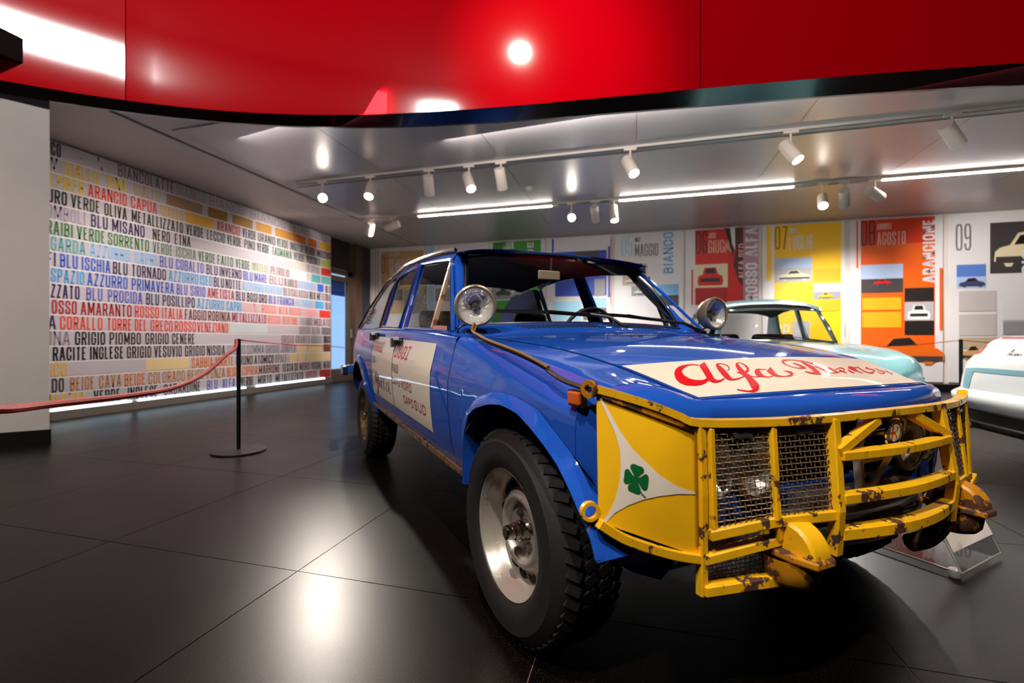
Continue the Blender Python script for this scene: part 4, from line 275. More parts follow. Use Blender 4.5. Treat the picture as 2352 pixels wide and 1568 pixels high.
ALFETTA=[[[-1.795,0.677],[-1.807,0.684],[-1.824,0.693],[-1.852,0.697],[-1.881,0.69],[-1.902,0.678],[-1.917,0.666],[-1.924,0.653],[-1.925,0.64],[-1.922,0.628],[-1.912,0.617],[-1.897,0.606],[-1.88,0.599],[-1.854,0.599],[-1.83,0.604],[-1.814,0.61],[-1.802,0.619],[-1.792,0.63],[-1.785,0.641],[-1.782,0.653],[-1.782,0.665],[-1.782,0.674],[-1.802,0.672],[-1.802,0.664],[-1.802,0.652],[-1.806,0.64],[-1.812,0.629],[-1.822,0.619],[-1.833,0.61],[-1.846,0.605],[-1.856,0.603],[-1.862,0.603],[-1.876,0.609],[-1.89,0.619],[-1.9,0.63],[-1.904,0.642],[-1.903,0.654],[-1.896,0.666],[-1.882,0.678],[-1.862,0.689],[-1.852,0.693],[-1.843,0.69],[-1.827,0.681],[-1.815,0.675]],[[-1.802,0.672],[-1.804,0.658],[-1.807,0.638],[-1.806,0.622],[-1.794,0.616],[-1.776,0.614],[-1.764,0.613],[-1.753,0.617],[-1.764,0.618],[-1.776,0.619],[-1.785,0.624],[-1.787,0.639],[-1.784,0.659],[-1.782,0.673]],[[-1.749,0.616],[-1.74,0.629],[-1.728,0.648],[-1.722,0.663],[-1.725,0.674],[-1.732,0.682],[-1.749,0.686],[-1.766,0.68],[-1.774,0.671],[-1.778,0.66],[-1.778,0.644],[-1.774,0.625],[-1.769,0.611],[-1.759,0.605],[-1.743,0.605],[-1.733,0.605],[-1.73,0.609],[-1.736,0.609],[-1.741,0.609],[-1.749,0.613],[-1.754,0.627],[-1.757,0.645],[-1.758,0.661],[-1.754,0.672],[-1.747,0.681],[-1.75,0.682],[-1.752,0.68],[-1.744,0.673],[-1.742,0.662],[-1.748,0.647],[-1.76,0.628],[-1.769,0.615]],[[-1.722,0.608],[-1.707,0.625],[-1.687,0.648],[-1.675,0.666],[-1.676,0.674],[-1.694,0.676],[-1.711,0.672],[-1.717,0.665],[-1.723,0.655],[-1.729,0.642],[-1.734,0.626],[-1.738,0.607],[-1.741,0.589],[-1.745,0.572],[-1.748,0.557],[-1.754,0.546],[-1.761,0.544],[-1.77,0.544],[-1.776,0.547],[-1.768,0.555],[-1.749,0.568],[-1.731,0.579],[-1.715,0.587],[-1.699,0.594],[-1.688,0.599],[-1.705,0.6],[-1.716,0.595],[-1.733,0.587],[-1.75,0.578],[-1.768,0.567],[-1.787,0.555],[-1.796,0.545],[-1.785,0.54],[-1.757,0.541],[-1.735,0.547],[-1.728,0.558],[-1.725,0.574],[-1.722,0.591],[-1.718,0.608],[-1.714,0.627],[-1.709,0.643],[-1.704,0.656],[-1.698,0.666],[-1.692,0.671],[-1.693,0.672],[-1.694,0.672],[-1.694,0.665],[-1.706,0.648],[-1.726,0.624],[-1.741,0.607]],[[-1.688,0.6],[-1.674,0.606],[-1.656,0.615],[-1.644,0.624],[-1.642,0.632],[-1.647,0.638],[-1.657,0.642],[-1.678,0.638],[-1.688,0.631],[-1.694,0.624],[-1.694,0.615],[-1.69,0.605],[-1.683,0.598],[-1.665,0.596],[-1.646,0.598],[-1.634,0.6],[-1.638,0.603],[-1.648,0.602],[-1.658,0.601],[-1.665,0.601],[-1.671,0.608],[-1.675,0.617],[-1.675,0.625],[-1.669,0.632],[-1.661,0.637],[-1.666,0.638],[-1.665,0.636],[-1.661,0.63],[-1.662,0.623],[-1.674,0.615],[-1.692,0.606],[-1.705,0.6]],[[-1.627,0.602],[-1.62,0.61],[-1.609,0.622],[-1.602,0.631],[-1.62,0.63],[-1.627,0.621],[-1.638,0.61],[-1.645,0.601]],[[-1.604,0.661],[-1.609,0.649],[-1.616,0.632],[-1.62,0.616],[-1.62,0.605],[-1.617,0.596],[-1.611,0.589],[-1.596,0.587],[-1.578,0.589],[-1.568,0.591],[-1.572,0.594],[-1.581,0.592],[-1.589,0.591],[-1.594,0.592],[-1.599,0.598],[-1.602,0.607],[-1.602,0.618],[-1.598,0.633],[-1.591,0.65],[-1.586,0.662]],[[-1.637,0.635],[-1.613,0.634],[-1.581,0.633],[-1.558,0.633],[-1.55,0.637],[-1.573,0.637],[-1.605,0.638],[-1.629,0.639]],[[-1.547,0.662],[-1.551,0.649],[-1.556,0.631],[-1.56,0.614],[-1.559,0.603],[-1.555,0.593],[-1.55,0.587],[-1.537,0.584],[-1.52,0.586],[-1.512,0.588],[-1.517,0.59],[-1.524,0.589],[-1.528,0.588],[-1.533,0.589],[-1.538,0.595],[-1.541,0.605],[-1.542,0.616],[-1.539,0.632],[-1.533,0.65],[-1.529,0.662]],[[-1.577,0.631],[-1.552,0.631],[-1.519,0.63],[-1.495,0.63],[-1.488,0.633],[-1.511,0.634],[-1.545,0.635],[-1.569,0.635]],[[-1.415,0.644],[-1.425,0.644],[-1.442,0.642],[-1.46,0.638],[-1.474,0.63],[-1.488,0.62],[-1.497,0.61],[-1.499,0.6],[-1.497,0.591],[-1.491,0.584],[-1.475,0.582],[-1.454,0.585],[-1.438,0.591],[-1.426,0.599],[-1.416,0.61],[-1.408,0.617],[-1.424,0.617],[-1.431,0.609],[-1.442,0.599],[-1.453,0.591],[-1.464,0.587],[-1.471,0.586],[-1.476,0.587],[-1.481,0.592],[-1.482,0.602],[-1.48,0.611],[-1.471,0.621],[-1.459,0.63],[-1.446,0.637],[-1.437,0.639],[-1.427,0.64],[-1.418,0.64]],[[-1.407,0.643],[-1.411,0.629],[-1.416,0.61],[-1.417,0.595],[-1.41,0.586],[-1.397,0.582],[-1.383,0.579],[-1.365,0.583],[-1.357,0.588],[-1.352,0.591],[-1.366,0.591],[-1.371,0.588],[-1.378,0.584],[-1.377,0.583],[-1.384,0.585],[-1.394,0.589],[-1.401,0.597],[-1.4,0.612],[-1.395,0.63],[-1.391,0.644]]]
# ================================================================ room shell  (X along the back wall, Y into the room)
ZC = 3.1
white = mat('white_paint', rgb(214, 204, 196), .6, nz=.03, nscale=3)
dark = mat('black_plinth', rgb(18, 14, 14), .4)
def floor_mat():
    m = bpy.data.materials.new('dark_granite'); m.use_nodes = True; nt = m.node_tree; b = nt.nodes['Principled BSDF']
    g = nt.nodes.new('ShaderNodeNewGeometry')
    n = nt.nodes.new('ShaderNodeTexNoise'); n.inputs['Scale'].default_value = 230; n.inputs['Detail'].default_value = 2
    nt.links.new(g.outputs['Position'], n.inputs['Vector'])
    r = nt.nodes.new('ShaderNodeValToRGB'); e = r.color_ramp.elements
    e[0].position = .40; e[0].color = rgb(7, 4, 4); e[1].position = .72; e[1].color = rgb(46, 36, 33)
    q = e.new(.56); q.color = rgb(13, 8, 8)
    nt.links.new(n.outputs['Fac'], r.inputs[0]); nt.links.new(r.outputs[0], b.inputs['Base Color'])
    n2 = nt.nodes.new('ShaderNodeTexNoise'); n2.inputs['Scale'].default_value = 2.2; n2.inputs['Detail'].default_value = 5
    nt.links.new(g.outputs['Position'], n2.inputs['Vector'])
    mr = nt.nodes.new('ShaderNodeMapRange'); mr.inputs[3].default_value = .29; mr.inputs[4].default_value = .38
    nt.links.new(n2.outputs['Fac'], mr.inputs[0]); nt.links.new(mr.outputs[0], b.inputs['Roughness'])
    bp = nt.nodes.new('ShaderNodeBump'); bp.inputs['Strength'].default_value = .10; bp.inputs['Distance'].default_value = .001
    nt.links.new(n.outputs['Fac'], bp.inputs['Height']); nt.links.new(bp.outputs[0], b.inputs['Normal'])
    b.inputs['Specular IOR Level'].default_value = .15
    return m
granite = floor_mat()
fl = struct(MB().box((1, 3.2, -.06), (17, 18, .112)).obj('floor', mat('grout', rgb(120, 96, 72), .8), smooth=False))
tile = MB().box((0, 0, -.006), (.966, 1.066, .012)).mesh(granite, smooth=False, name='tile')
nt_ = 0
for i in range(-7, 9):
    for j in range(-4, 9):
        if nt_ >= 300: break
        x, y = -1.24+.485+.97*i, 1.557+.535+1.07*j
        o = bpy.data.objects.new('tile', tile); C.objects.link(o); o.location = (x, y, 0); o.parent = fl; nt_ += 1
# --- ceiling slab of the low bay, panels with shadow gaps
FA = np.polyfit([-4.905, -4.265, -3.498, -2.558, -.886, .5, 1.83, 2.799], [2.61, 3.117, 3.594, 3.908, 4.188, 4.33, 4.47, 4.605], 4)
FB = np.polyfit([-4.982, -4.552, -4.23, -3.554, -2.777, -2.337, -.916, .489, 1.582, 2.925], [2.651, 2.996, 3.239, 3.652, 3.955, 4.073, 4.329, 4.471, 4.622, 4.813], 4)
def ext(cf, x):
    lo, hi = -5.3, 3.1; t = min(max(x, lo), hi); d = np.polyder(cf)
    return float(np.polyval(cf, t)+np.polyval(d, t)*(x-t))
fa = lambda x: ext(FA, x)
fb = lambda x: ext(FB, x)
ceil_w = mat('ceiling_white_metal', rgb(196, 186, 182), .5, .15)
ceil_p = mat('ceiling_satin_panel', rgb(178, 172, 174), .32, .3, nz=.04, nscale=2)
b = MB()
def slab(x0, x1, n):
    xs = np.linspace(x0, x1, n); G = [[(x, fb(x)+.06, ZC+.012), (x, 10.5, ZC+.012)] for x in xs]; H = [[(x, fb(x)+.06, ZC+.3), (x, 10.5, ZC+.3)] for x in xs]
    b.grid(G, flip=True); b.grid(H)
    b.grid([[(x, fb(x)+.06, ZC+.012), (x, fb(x)+.06, ZC+.3)] for x in xs]); b.grid([[(x0, y, ZC+.012), (x0, y, ZC+.3)] for y in (fb(x0), 10.5)])
    b.grid([[(x1, y, ZC+.012), (x1, y, ZC+.3)] for y in (fb(x1), 10.5)])
slab(-7.2, -4.935, 12); slab(-4.875, 8.4, 40)
ce = struct(b.obj('ceiling', ceil_w, ang=20))
MB().box((-4.9, 6.3, ZC+.14), (.2, 8.6, .2)).obj('slot_back', mat('slot_black', rgb(12, 10, 10), .8), ce, smooth=False)
def cpanel(x0, x1, y0, y1):
    o = MB().box(((x0+x1)/2, (y0+y1)/2, ZC+.006), (x1-x0-.006, y1-y0, .012)).obj('panel', ceil_p, ce, smooth=False)
for y0, y1, xs in ((3.95, 5.585, 0), (5.935, 7.60, 0), (7.94, 9.6, 0)):
    e = [-4.72, -3.2, -1.6, 0, 1.6, 3.2, 4.8, 6.4, 8.2]
    for x0, x1 in zip(e[:-1], e[1:]):
        if y0 < 5:      # first bay: cut away where the red fascia curves across it
            if max(fb(x0), fb(x1))+.1 > y0:
                xs_ = np.linspace(x0+.003, x1-.003, 10); q = MB()
                ys = [max(y0, fb(x)+.08) for x in xs_]
                if min(ys) < y1-.05:
                    q.grid([[(x, y, ZC), (x, y1, ZC)] for x, y in zip(xs_, ys)]); q.grid([[(x, y, ZC+.012), (x, y1, ZC+.012)] for x, y in zip(xs_, ys)])
                    q.obj('panel', ceil_p, ce, smooth=False)
                continue
        cpanel(x0, x1, y0, y1)
# --- walls
wl = struct(MB().box((-6.42, 6.1, 1.65), (.3, 5.46, 3.3)).obj('wall_left', white, smooth=False))
struct(MB().prism([(-4.82, 2.9, 0), (-6.8, .62, 0), (-8.6, 2.2, 0), (-6.3, 3.38, 0)], (0, 0, 3.4)).obj('wall_left_pier', white, smooth=False))
struct(MB().prism([(-4.80, 2.9, 0), (-6.78, .60, 0), (-6.9, .8, 0), (-4.95, 2.98, 0)], (0, 0, .123)).obj('baseboard_left_pier', dark, smooth=False))
wb = struct(MB().box((1.15, 10.52, 1.7), (14.8, .3, 3.4)).obj('wall_back', white, smooth=False))
struct(MB().box((1.0, 10.335, .06), (14.0, .06, .12)).obj('baseboard_back', dark, smooth=False))
hall = mat('hall_grey', rgb(30, 27, 27), .8)
struct(MB().box((8.5, 3, 3.4), (.2, 18, 6.8)).obj('wall_right', hall, smooth=False))
struct(MB().box((-7.6, -2.6, 3.4), (.2, 7, 6.8)).obj('wall_left_hall', hall, smooth=False))
struct(MB().box((.4, -6, 3.4), (16.4, .2, 6.8)).obj('wall_front', hall, smooth=False))
struct(MB().box((.4, 2.2, 6.85), (16.4, 17, .2)).obj('ceiling_hall', mat('hall_ceiling', rgb(20, 19, 19), .8), smooth=False))
# --- curved red fascia of the gallery edge
fas = thing('curved_fascia', 'glossy red curved gallery fascia sweeping overhead across the room', 'fascia', (0, 4.2, 2.9))
def red_mat():
    m = mat('red_lacquer', rgb(220, 0, 20), .6, coat=.32, spec=0); m.node_tree.nodes['Principled BSDF'].inputs['Coat Roughness'].default_value = .07
    return m
redm = red_mat()
def fpanel(x0, x1):
    xs = np.linspace(x0, x1, 28); q = MB()
    for dy, fl_ in ((0, False), (.03, True)):
        q.grid([[(x, fa(x)+dy-4.2, .07), (x, fa(x)+dy-4.2, 2.1)] for x in xs], flip=fl_)
    for x in (x0, x1): q.add([(x, fa(x)-4.2, .07), (x, fa(x)-4.17, .07), (x, fa(x)-4.17, 2.1), (x, fa(x)-4.2, 2.1)], [(0, 1, 2, 3)])
    q.obj('panel', redm, fas, ang=30)
for x0, x1 in ((-7.4, -4.27), (-4.262, .505), (.513, 5.0), (5.008, 8.3)): fpanel(x0, x1)
xs = np.linspace(-7.4, 8.3, 90); q = MB()
q.grid([[(x, fa(x)-4.2, .069), (x, fb(x)-4.2, 0), (x, fb(x)-4.17, 0), (x, fb(x)-4.17, .45)] for x in xs])
q.obj('bottom_trim', mat('black_gloss', rgb(22, 3, 5), .18, coat=.5), fas, ang=20, label='black gloss lower trim')
q = MB(); q.grid([[(x, fa(x)-4.16, .07), (x, fa(x)-4.16, 2.1)] for x in xs]); q.obj('backing', mat('slot_black', (0, 0, 0, 1)), fas)
struct(MB().grid([[(x, fa(x)+.05, 4.95), (x, 11, 4.95)] for x in xs]).obj('ceiling_gallery_deck', hall))

# ---------------------------------------------------------------- colour-name wall
PAL = dict(dg=(52, 50, 50), pw=(190, 178, 178), dl=(112, 98, 104), pg=(160, 148, 152), ye=(232, 182, 30), ta=(196, 160, 112), tb=(164, 128, 96), mu=(160, 112, 30), oc=(190, 130, 40),
 am=(226, 168, 60), at=(224, 190, 138), ro=(226, 70, 48), rd=(166, 38, 34), vg=(40, 52, 40), ve=(36, 74, 56), bk=(24, 20, 20), ol=(66, 60, 40), ge=(72, 112, 72), li=(168, 176, 76), lv=(168, 146, 160),
 pu=(62, 46, 84), br=(66, 48, 50), pt=(214, 196, 176), ma=(146, 122, 124), re=(206, 52, 44), gr=(66, 120, 62), gg=(116, 132, 110), lg=(160, 178, 128), wh=(236, 238, 238), te=(92, 158, 160), lb=(130, 180, 222),
 bv=(98, 98, 178), bl=(60, 92, 186), cy=(74, 152, 206), rm=(176, 60, 78), pk=(226, 160, 160), sa=(236, 120, 96), rb=(116, 56, 46), gl=(196, 196, 196), mg=(142, 130, 138), tn=(184, 124, 74))
PAL['or'] = (216, 118, 48)
tw = thing('lettered_wall_panel', 'big white wall panel covered with rows of coloured words in capitals', 'wall panel', (-6.2, 6.28, 0))
MB().box((-.03, 0, 1.605), (.05, 5.1, 2.97)).obj('board', mat('print_white', rgb(222, 212, 210), .62), tw, smooth=False)
band = mat('print_lavender', rgb(190, 176, 180), .62)
for r, row in enumerate(WORDS):
    zt = 3.085-.1748*r
    MB().box((-.0035, 0, zt-.078), (.003, 5.08, .157)).obj('text_band', band, tw, smooth=False)
    for it in row.split(';'):
        wd, a0, a1, c = it.split(','); a0, a1 = float(a0), float(a1); m = mat('print_'+c, rgb(*PAL[c]), .6)
        if wd == '#': MB().box((-.001, (a0+a1)/2-6.28, zt-.078), (.002, a1-a0, .155)).obj('colour_block', m, tw, smooth=False)
        else: stroke_obj(wd, a1-a0, .153, .0185, lambda u, v: (.0012, a0+(a1-a0)*u-6.28, zt-.155+.153*v), 'lettering', m, tw)
alu = mat('brushed_aluminium', rgb(150, 138, 128), .4, .7)
MB().box((-.03, 0, .05), (.12, 5.1, .098)).obj('base_rail', alu, tw, smooth=False)
led_c = mat('strip_glow_cool', (.62, .86, 1, 1), emit=3.2)
for y0, y1 in ((3.74, 4.62), (4.72, 6.5), (6.75, 8.6)):
    MB().box((.0, (y0+y1)/2-6.28, .108), (.04, y1-y0, .018)).obj('light_strip', led_c, tw, smooth=False)
# ---------------------------------------------------------------- glazed door at the end of that wall
bronze = mat('bronze_frame', rgb(104, 84, 70), .42, .5)
dr = struct(thing('door_1', 'x', 'x', (-6.3, 9.4, 0)))
del dr['label'], dr['category']
def dbox(name, y0, y1, z0, z1, m, x=0, t=.08): return MB().box((x, (y0+y1)/2-9.4, (z0+z1)/2), (t, y1-y0, z1-z0)).obj(name, m, dr, smooth=False)
dbox('frame', 8.80, 8.93, 0, 2.45, bronze); dbox('frame', 9.56, 9.74, 0, 2.45, bronze); dbox('frame', 8.93, 9.56, 2.2, 2.30, bronze); dbox('frame', 8.80, 9.74, 2.34, 2.45, bronze)
dbox('frame', 8.93, 9.56, 0, .27, bronze); dbox('transom_panel', 8.80, 9.62, 2.46, 3.1, mat('transom_dark', rgb(30, 22, 26), .3)); dbox('frame', 9.62, 9.74, 2.45, 3.1, bronze)
dbox('pane', 8.93, 9.56, .27, 2.2, glass('door_glass', (.86, .93, 1)), t=.01)
dbox('blind', 8.93, 9.56, 1.88, 2.2, mat('blue_blind', rgb(20, 48, 110), .7), x=-.05, t=.01)
dbox('jamb', 9.74, 10.02, 0, 3.1, bronze, x=.02, t=.2); dbox('jamb', 10.12, 10.38, 0, 3.1, mat('jamb_dark', rgb(56, 52, 58), .5), x=.02, t=.2)
dbox('frame', 10.02, 10.12, 2.28, 3.1, mat('jamb_dark', (0, 0, 0, 1)), x=.02, t=.2)
dbox('pane', 10.02, 10.12, 0, 2.28, glass('door_glass'), t=.01)
dbox('handle', 9.60, 9.63, .95, 1.15, alu, x=.08, t=.03)
# ---------------------------------------------------------------- banners on the back wall
PC = dict(tan=(206, 164, 104), rust=(170, 72, 38), white=(238, 234, 232), ph_dark=(66, 60, 60), ph_grey=(150, 146, 150), mauve=(176, 130, 146), skyl=(164, 212, 236), blue=(24, 66, 176), grey=(112, 110, 112), green=(60, 146, 34), dgreen=(28, 78, 36),
 red=(212, 26, 22), skym=(126, 182, 226), ph_beige=(190, 168, 140), black=(30, 24, 24), maroon=(84, 22, 18), pink=(240, 176, 160), cream=(228, 214, 176), crim=(176, 24, 28), yel=(252, 196, 10), ydark=(150, 110, 10), ph_sky=(176, 194, 226), ph_road=(176, 172, 176),
 amber=(250, 170, 20), orange=(238, 96, 8), ored=(214, 52, 14), orange2=(232, 104, 14), blue2=(88, 124, 200), navy=(60, 68, 116), lgrey=(196, 186, 182))
WORDSN = {1: 'tan banner numbered 01 at the left end of the back wall', 2: 'white banner numbered 02 with a pale blue stripe', 3: 'green banner numbered 03 behind the blue car roof', 4: 'white and blue banner numbered 04 seen over the blue car roof',
 5: 'white banner numbered 05 with pale blue upright word', 6: 'red banner numbered 06 with a small red car photo', 7: 'yellow banner numbered 07 with a pale car photo', 8: 'orange banner numbered 08 with a big orange car', 9: 'grey white banner numbered 09 at the right end of the back wall'}
XB = {1: (-6.08, -4.72), 2: (-4.68, -3.18), 3: (-3.14, -1.9), 4: (-1.86, -.52), 5: (-.44, .9), 6: (.94, 2.26), 7: (2.32, 3.68), 8: (3.76, 5.16), 9: (5.24, 6.72)}
CARP = [(0, .18), (.02, .45), (.10, .56), (.24, .62), (.36, .95), (.62, 1), (.74, .68), (.93, .55), (1, .42), (1, .16), (.9, .14), (.86, .02), (.78, .02), (.74, .14), (.3, .14), (.26, .02), (.18, .02), (.14, .14)]
GLP = [(.30, .62), (.39, .88), (.59, .92), (.69, .66)]
FRP = [(.04, 0), (.0, .25), (.04, .52), (.2, .62), (.28, .98), (.72, .98), (.8, .62), (.96, .52), (1, .25), (.96, 0)]
for k, its in POST.items():
    x0, x1 = XB[k]; t = thing('exhibition_banner', WORDSN[k], 'banner', ((x0+x1)/2, 10.345, .15), 0, 'numbered banners on the back wall')
    cx = (x0+x1)/2
    MB().box((0, 0, 1.47), (x1-x0, .02, 2.93)).obj('board', mat('banner_white', rgb(226, 220, 220), .55), t, smooth=False)
    for n, it in enumerate(its):
        yy = -.011-.0012*(n+1); kind = it[0]
        if kind == 'p':
            MB().prism([(min(max(x, x0), x1)-cx, yy, min(z, 3.08)-.15) for x, z in it[1]], (0, .001, 0)).obj('colour_field', mat('banner_'+it[2], rgb(*PC[it[2]]), .5), t, smooth=False); continue
        a0, a1, z0, z1, c = it[1:6]; a0, a1 = max(a0, x0)-cx, min(a1, x1 if kind != 'c' else x1+.1)-cx; z0, z1 = z0-.15, min(z1, 3.075)-.15
        m = mat('banner_'+c, rgb(*PC[c]), .5)
        if kind == 'r': MB().box(((a0+a1)/2, yy, (z0+z1)/2), (a1-a0, .001, z1-z0)).obj('photograph' if c.startswith('ph') else 'colour_field', m, t, smooth=False)
        elif kind == 't': stroke_obj(it[6], a1-a0, z1-z0, .026 if len(it[6]) < 3 else min(.02, (z1-z0)*.16), lambda u, v: (a0+(a1-a0)*u, yy, z0+(z1-z0)*v), 'lettering', m, t)
        elif kind == 'v': stroke_obj(it[6], z1-z0, a1-a0, (a1-a0)*.2, lambda u, v: (a1-(a1-a0)*v, yy, z0+(z1-z0)*u), 'lettering', m, t, .3)
        else:
            P = CARP if kind == 'c' else FRP
            MB().prism([(a0+(a1-a0)*u, yy, z0+(z1-z0)*v) for u, v in P], (0, .001, 0)).obj('car_picture', m, t, smooth=False)
            G = GLP if kind == 'c' else [(.29, .66), (.34, .93), (.66, .93), (.71, .66)]
            MB().prism([(a0+(a1-a0)*u, yy-.0006, z0+(z1-z0)*v) for u, v in G], (0, .0004, 0)).obj('car_picture_window', mat('banner_black', rgb(30, 24, 24)), t, smooth=False)
            if kind == 'f':
                MB().prism([(a0+(a1-a0)*u, yy-.0006, z0+(z1-z0)*v) for u, v in [(.12, .2), (.12, .4), (.88, .4), (.88, .2)]], (0, .0004, 0)).obj('car_picture_grille', mat('banner_black', rgb(30, 24, 24)), t, smooth=False)
            else:
                MB().prism([(a0+(a1-a0)*u, yy-.0006, z0+(z1-z0)*v) for u, v in [(.03, .18), (.03, .3), (.99, .3), (.99, .18), (.9, .12), (.1, .12)]], (0, .0004, 0)).obj('car_picture_sill', mat('banner_ph_dark', rgb(66, 60, 60)), t, smooth=False)
# ---------------------------------------------------------------- tracks, strips and spotlights
track = mat('track_white', rgb(206, 198, 190), .4); trk_dark = mat('track_groove', rgb(40, 36, 36), .6)
for i, (y, xa, xb) in enumerate(((5.76, -4.6, 8.2), (7.77, -4.85, 8.2))):
    t = thing('light_track', ['white ceiling light track nearer the car', 'white ceiling light track nearer the banners'][i], 'track', (0, y, ZC))
    MB().box(((xa+xb)/2, 0, .0), (xb-xa, .05, .03)).obj('rail', track, t, smooth=False)
    MB().box(((xa+xb)/2, 0, -.0155), (xb-xa, .018, .003)).obj('groove', trk_dark, t, smooth=False)
led_w = mat('led_warm', (1, .94, .87, 1), emit=34)
for n, (xa, xb) in enumerate(((-3.684, -1.31), (-.262, 2.147), (3.199, 5.6))):
    t = thing('led_strip_light', ['white linear ceiling light, left of the three in the far track', 'white linear ceiling light, middle of the three in the far track', 'white linear ceiling light, right of the three in the far track'][n], 'strip light', ((xa+xb)/2, 7.77, ZC), 0, 'linear ceiling lights')
    MB().box((0, 0, -.018), (xb-xa, .06, .03)).obj('housing', track, t, smooth=False)
    MB().bar([(-(xb-xa)/2+.01, 0, -.036), ((xb-xa)/2-.01, 0, -.036)], .055, .012).obj('diffuser', led_w, t, smooth=False)
SPOTS = [  # x, y, z of body, aim, lit, power, label
 (-4.18, 5.76, 2.86, (.60, -.78, -.28), 1, 420, 'white track spotlight glaring at the viewer, leftmost on the near track', 46),
 (-3.43, 5.76, 2.90, (.12, -.55, -.80), 1, 160, 'white lit track spotlight, second from the left on the near track', 60),
 (-2.58, 5.76, 2.89, (-.20, .62, -.75), 1, 260, 'white track spotlight seen from behind, third from the left on the near track', 60),
 (-2.03, 5.76, 2.88, (.38, -.42, -.80), 1, 220, 'white lit track spotlight, fourth from the left on the near track', 50),
 (-1.61, 5.76, 2.88, (.0, .62, -.78), 1, 260, 'white track spotlight seen from behind beside the smoke detector', 60),
 (-.07, 5.76, 2.88, (.34, -.45, -.80), 1, 260, 'white lit track spotlight above the windscreen of the blue car', 50),
 (1.56, 5.76, 2.87, (.40, -.35, -.80), 1, 200, 'white lit track spotlight above the pale blue car', 60),
 (2.95, 5.76, 2.88, (.62, .42, -.62), 1, 300, 'white track spotlight turned to the banners, rightmost on the near track', 60),
 (-4.63, 7.77, 2.91, (-.50, .60, -.62), 1, 150, 'white track spotlight tilted down left at the left end of the far track', 60),
 (-4.18, 7.77, 2.93, (-.93, -.10, -.30), 1, 120, 'white track spotlight aimed level at the lettered wall, second on the far track', 75),
 (-1.0, 7.77, 2.86, (.16, -.93, -.32), 1, 150, 'white track spotlight glaring at the viewer between two strip lights', 50),
 (-.63, 7.77, 2.89, (.05, .72, -.68), 1, 260, 'white track spotlight seen from behind at the end of the middle strip light', 70),
 (-.34, 7.77, 2.87, (.10, -.30, -.93), 1, 120, 'white lit track spotlight pointing down at the left end of the middle strip light', 60),
 (2.5, 7.77, 2.83, (-.20, -.72, -.66), 1, 160, 'white lit track spotlight facing the viewer right of the middle strip light', 60),
 (2.76, 7.77, 2.85, (.25, .75, -.60), 1, 300, 'white track spotlight seen from behind, last but one on the far track', 70),
 (3.12, 7.77, 2.88, (.80, .60, -.30), 1, 240, 'white track spotlight lying level at the right end of the far track', 60)]
lampw = mat('spot_white', rgb(222, 206, 192), .4); lens_e = mat('lamp_face', (1, .92, .82, 1), emit=40)
for x, y, z, d, lit, pw, lb, ang in SPOTS:
    d = Vector(d).normalized(); t = thing('track_spotlight', lb, 'spotlight', (x, y, ZC-.01), 0, 'spotlights on the ceiling tracks')
    c = Vector((0, 0, z-ZC+.01)); a, e = c-d*.13, c+d*.13
    MB().lathe([(0, 0), (.062, 0), (.066, .006), (.066, .258), (.060, .262), (.057, .262), (.055, .225)], a, d, 24).obj('body', lampw, t)
    MB().lathe([(0, .228), (.056, .228)], a, d, 24).obj('lamp_face', lens_e, t)
    MB().tube([(0, 0, .0), (0, 0, z-ZC+.05)], .011, 8).obj('stem', lampw, t)
    MB().box((0, 0, -.012), (.14, .04, .03)).obj('adapter', lampw, t, smooth=False)
    P = Vector((x, y, ZC-.01))+e+d*.02
    spot('track_or_fill_lamp', P, P+d, pw*1.3, ang, .9, .05, NEUT if y > 7 else WARM)
sd = thing('smoke_detector', 'small round white smoke detector on the ceiling', 'smoke detector', (-1.49, 6.85, ZC))
MB().lathe([(0, -.05), (.03, -.05), (.045, -.03), (.055, 0)], (0, 0, 0), (0, 0, 1), 16).obj('cover', track, sd)
# ---------------------------------------------------------------- stanchions and ropes
blk = mat('black_powder', rgb(14, 12, 12), .45)
def stanchion(x, y, lb):
    t = thing('barrier_post', lb, 'stanchion', (x, y, 0), 0, 'black barrier posts')
    MB().lathe([(0, 0), (.198, 0), (.2, .006), (.198, .012), (.03, .02), (0, .02)], (0, 0, 0), (0, 0, 1), 40).obj('base', blk, t)
    MB().lathe([(.016, .018), (.0165, .88), (.0155, .893), (0, .896)], (0, 0, 0), (0, 0, 1), 14).obj('pole', blk, t); return t
stanchion(-3.04, 3.12, 'slim black barrier post on a round base in front of the lettered wall')
stanchion(3.285, 6.27, 'slim black barrier post between the blue car nose and the white car')
rope = mat('red_rope', rgb(226, 44, 40), .6, bump=.4, bscale=120)
tag(MB().tube(catmull([(-3.045, 3.1, 0.883), (-2.966, 3.009, 0.82), (-2.851, 2.814, 0.776), (-2.659, 2.453, 0.667), (-2.434, 2.05, 0.621), (-2.211, 1.646, 0.629), (-1.915, 1.16, 0.661), (-1.669, 0.888, 0.69), (-1.515, 0.683, 0.734)], 6), .0125, 8).obj('barrier_rope', rope), 'sagging red barrier rope at the left edge', 'rope')
tag(MB().tube(catmull([(-3.03, 3.13, .885), (-3.72, 4.5, .84), (-4.21, 6, .80), (-4.46, 7, .77), (-4.6, 8.4, .86)], 6), .006, 6).obj('barrier_rope', rope), 'thin red barrier rope running from the post behind the blue car', 'rope')
tag(MB().tube(catmull([(3.285, 6.27, .885), (2.9, 6.9, .81), (2.2, 7.8, .80)], 6), .004, 6).obj('barrier_rope', rope), 'thin pink barrier rope left of the right post', 'rope')
tag(MB().tube(catmull([(3.285, 6.27, .885), (3.9, 6.5, .84), (4.8, 6.8, .82)], 6), .004, 6).obj('barrier_rope', rope), 'thin pink barrier rope right of the right post', 'rope')
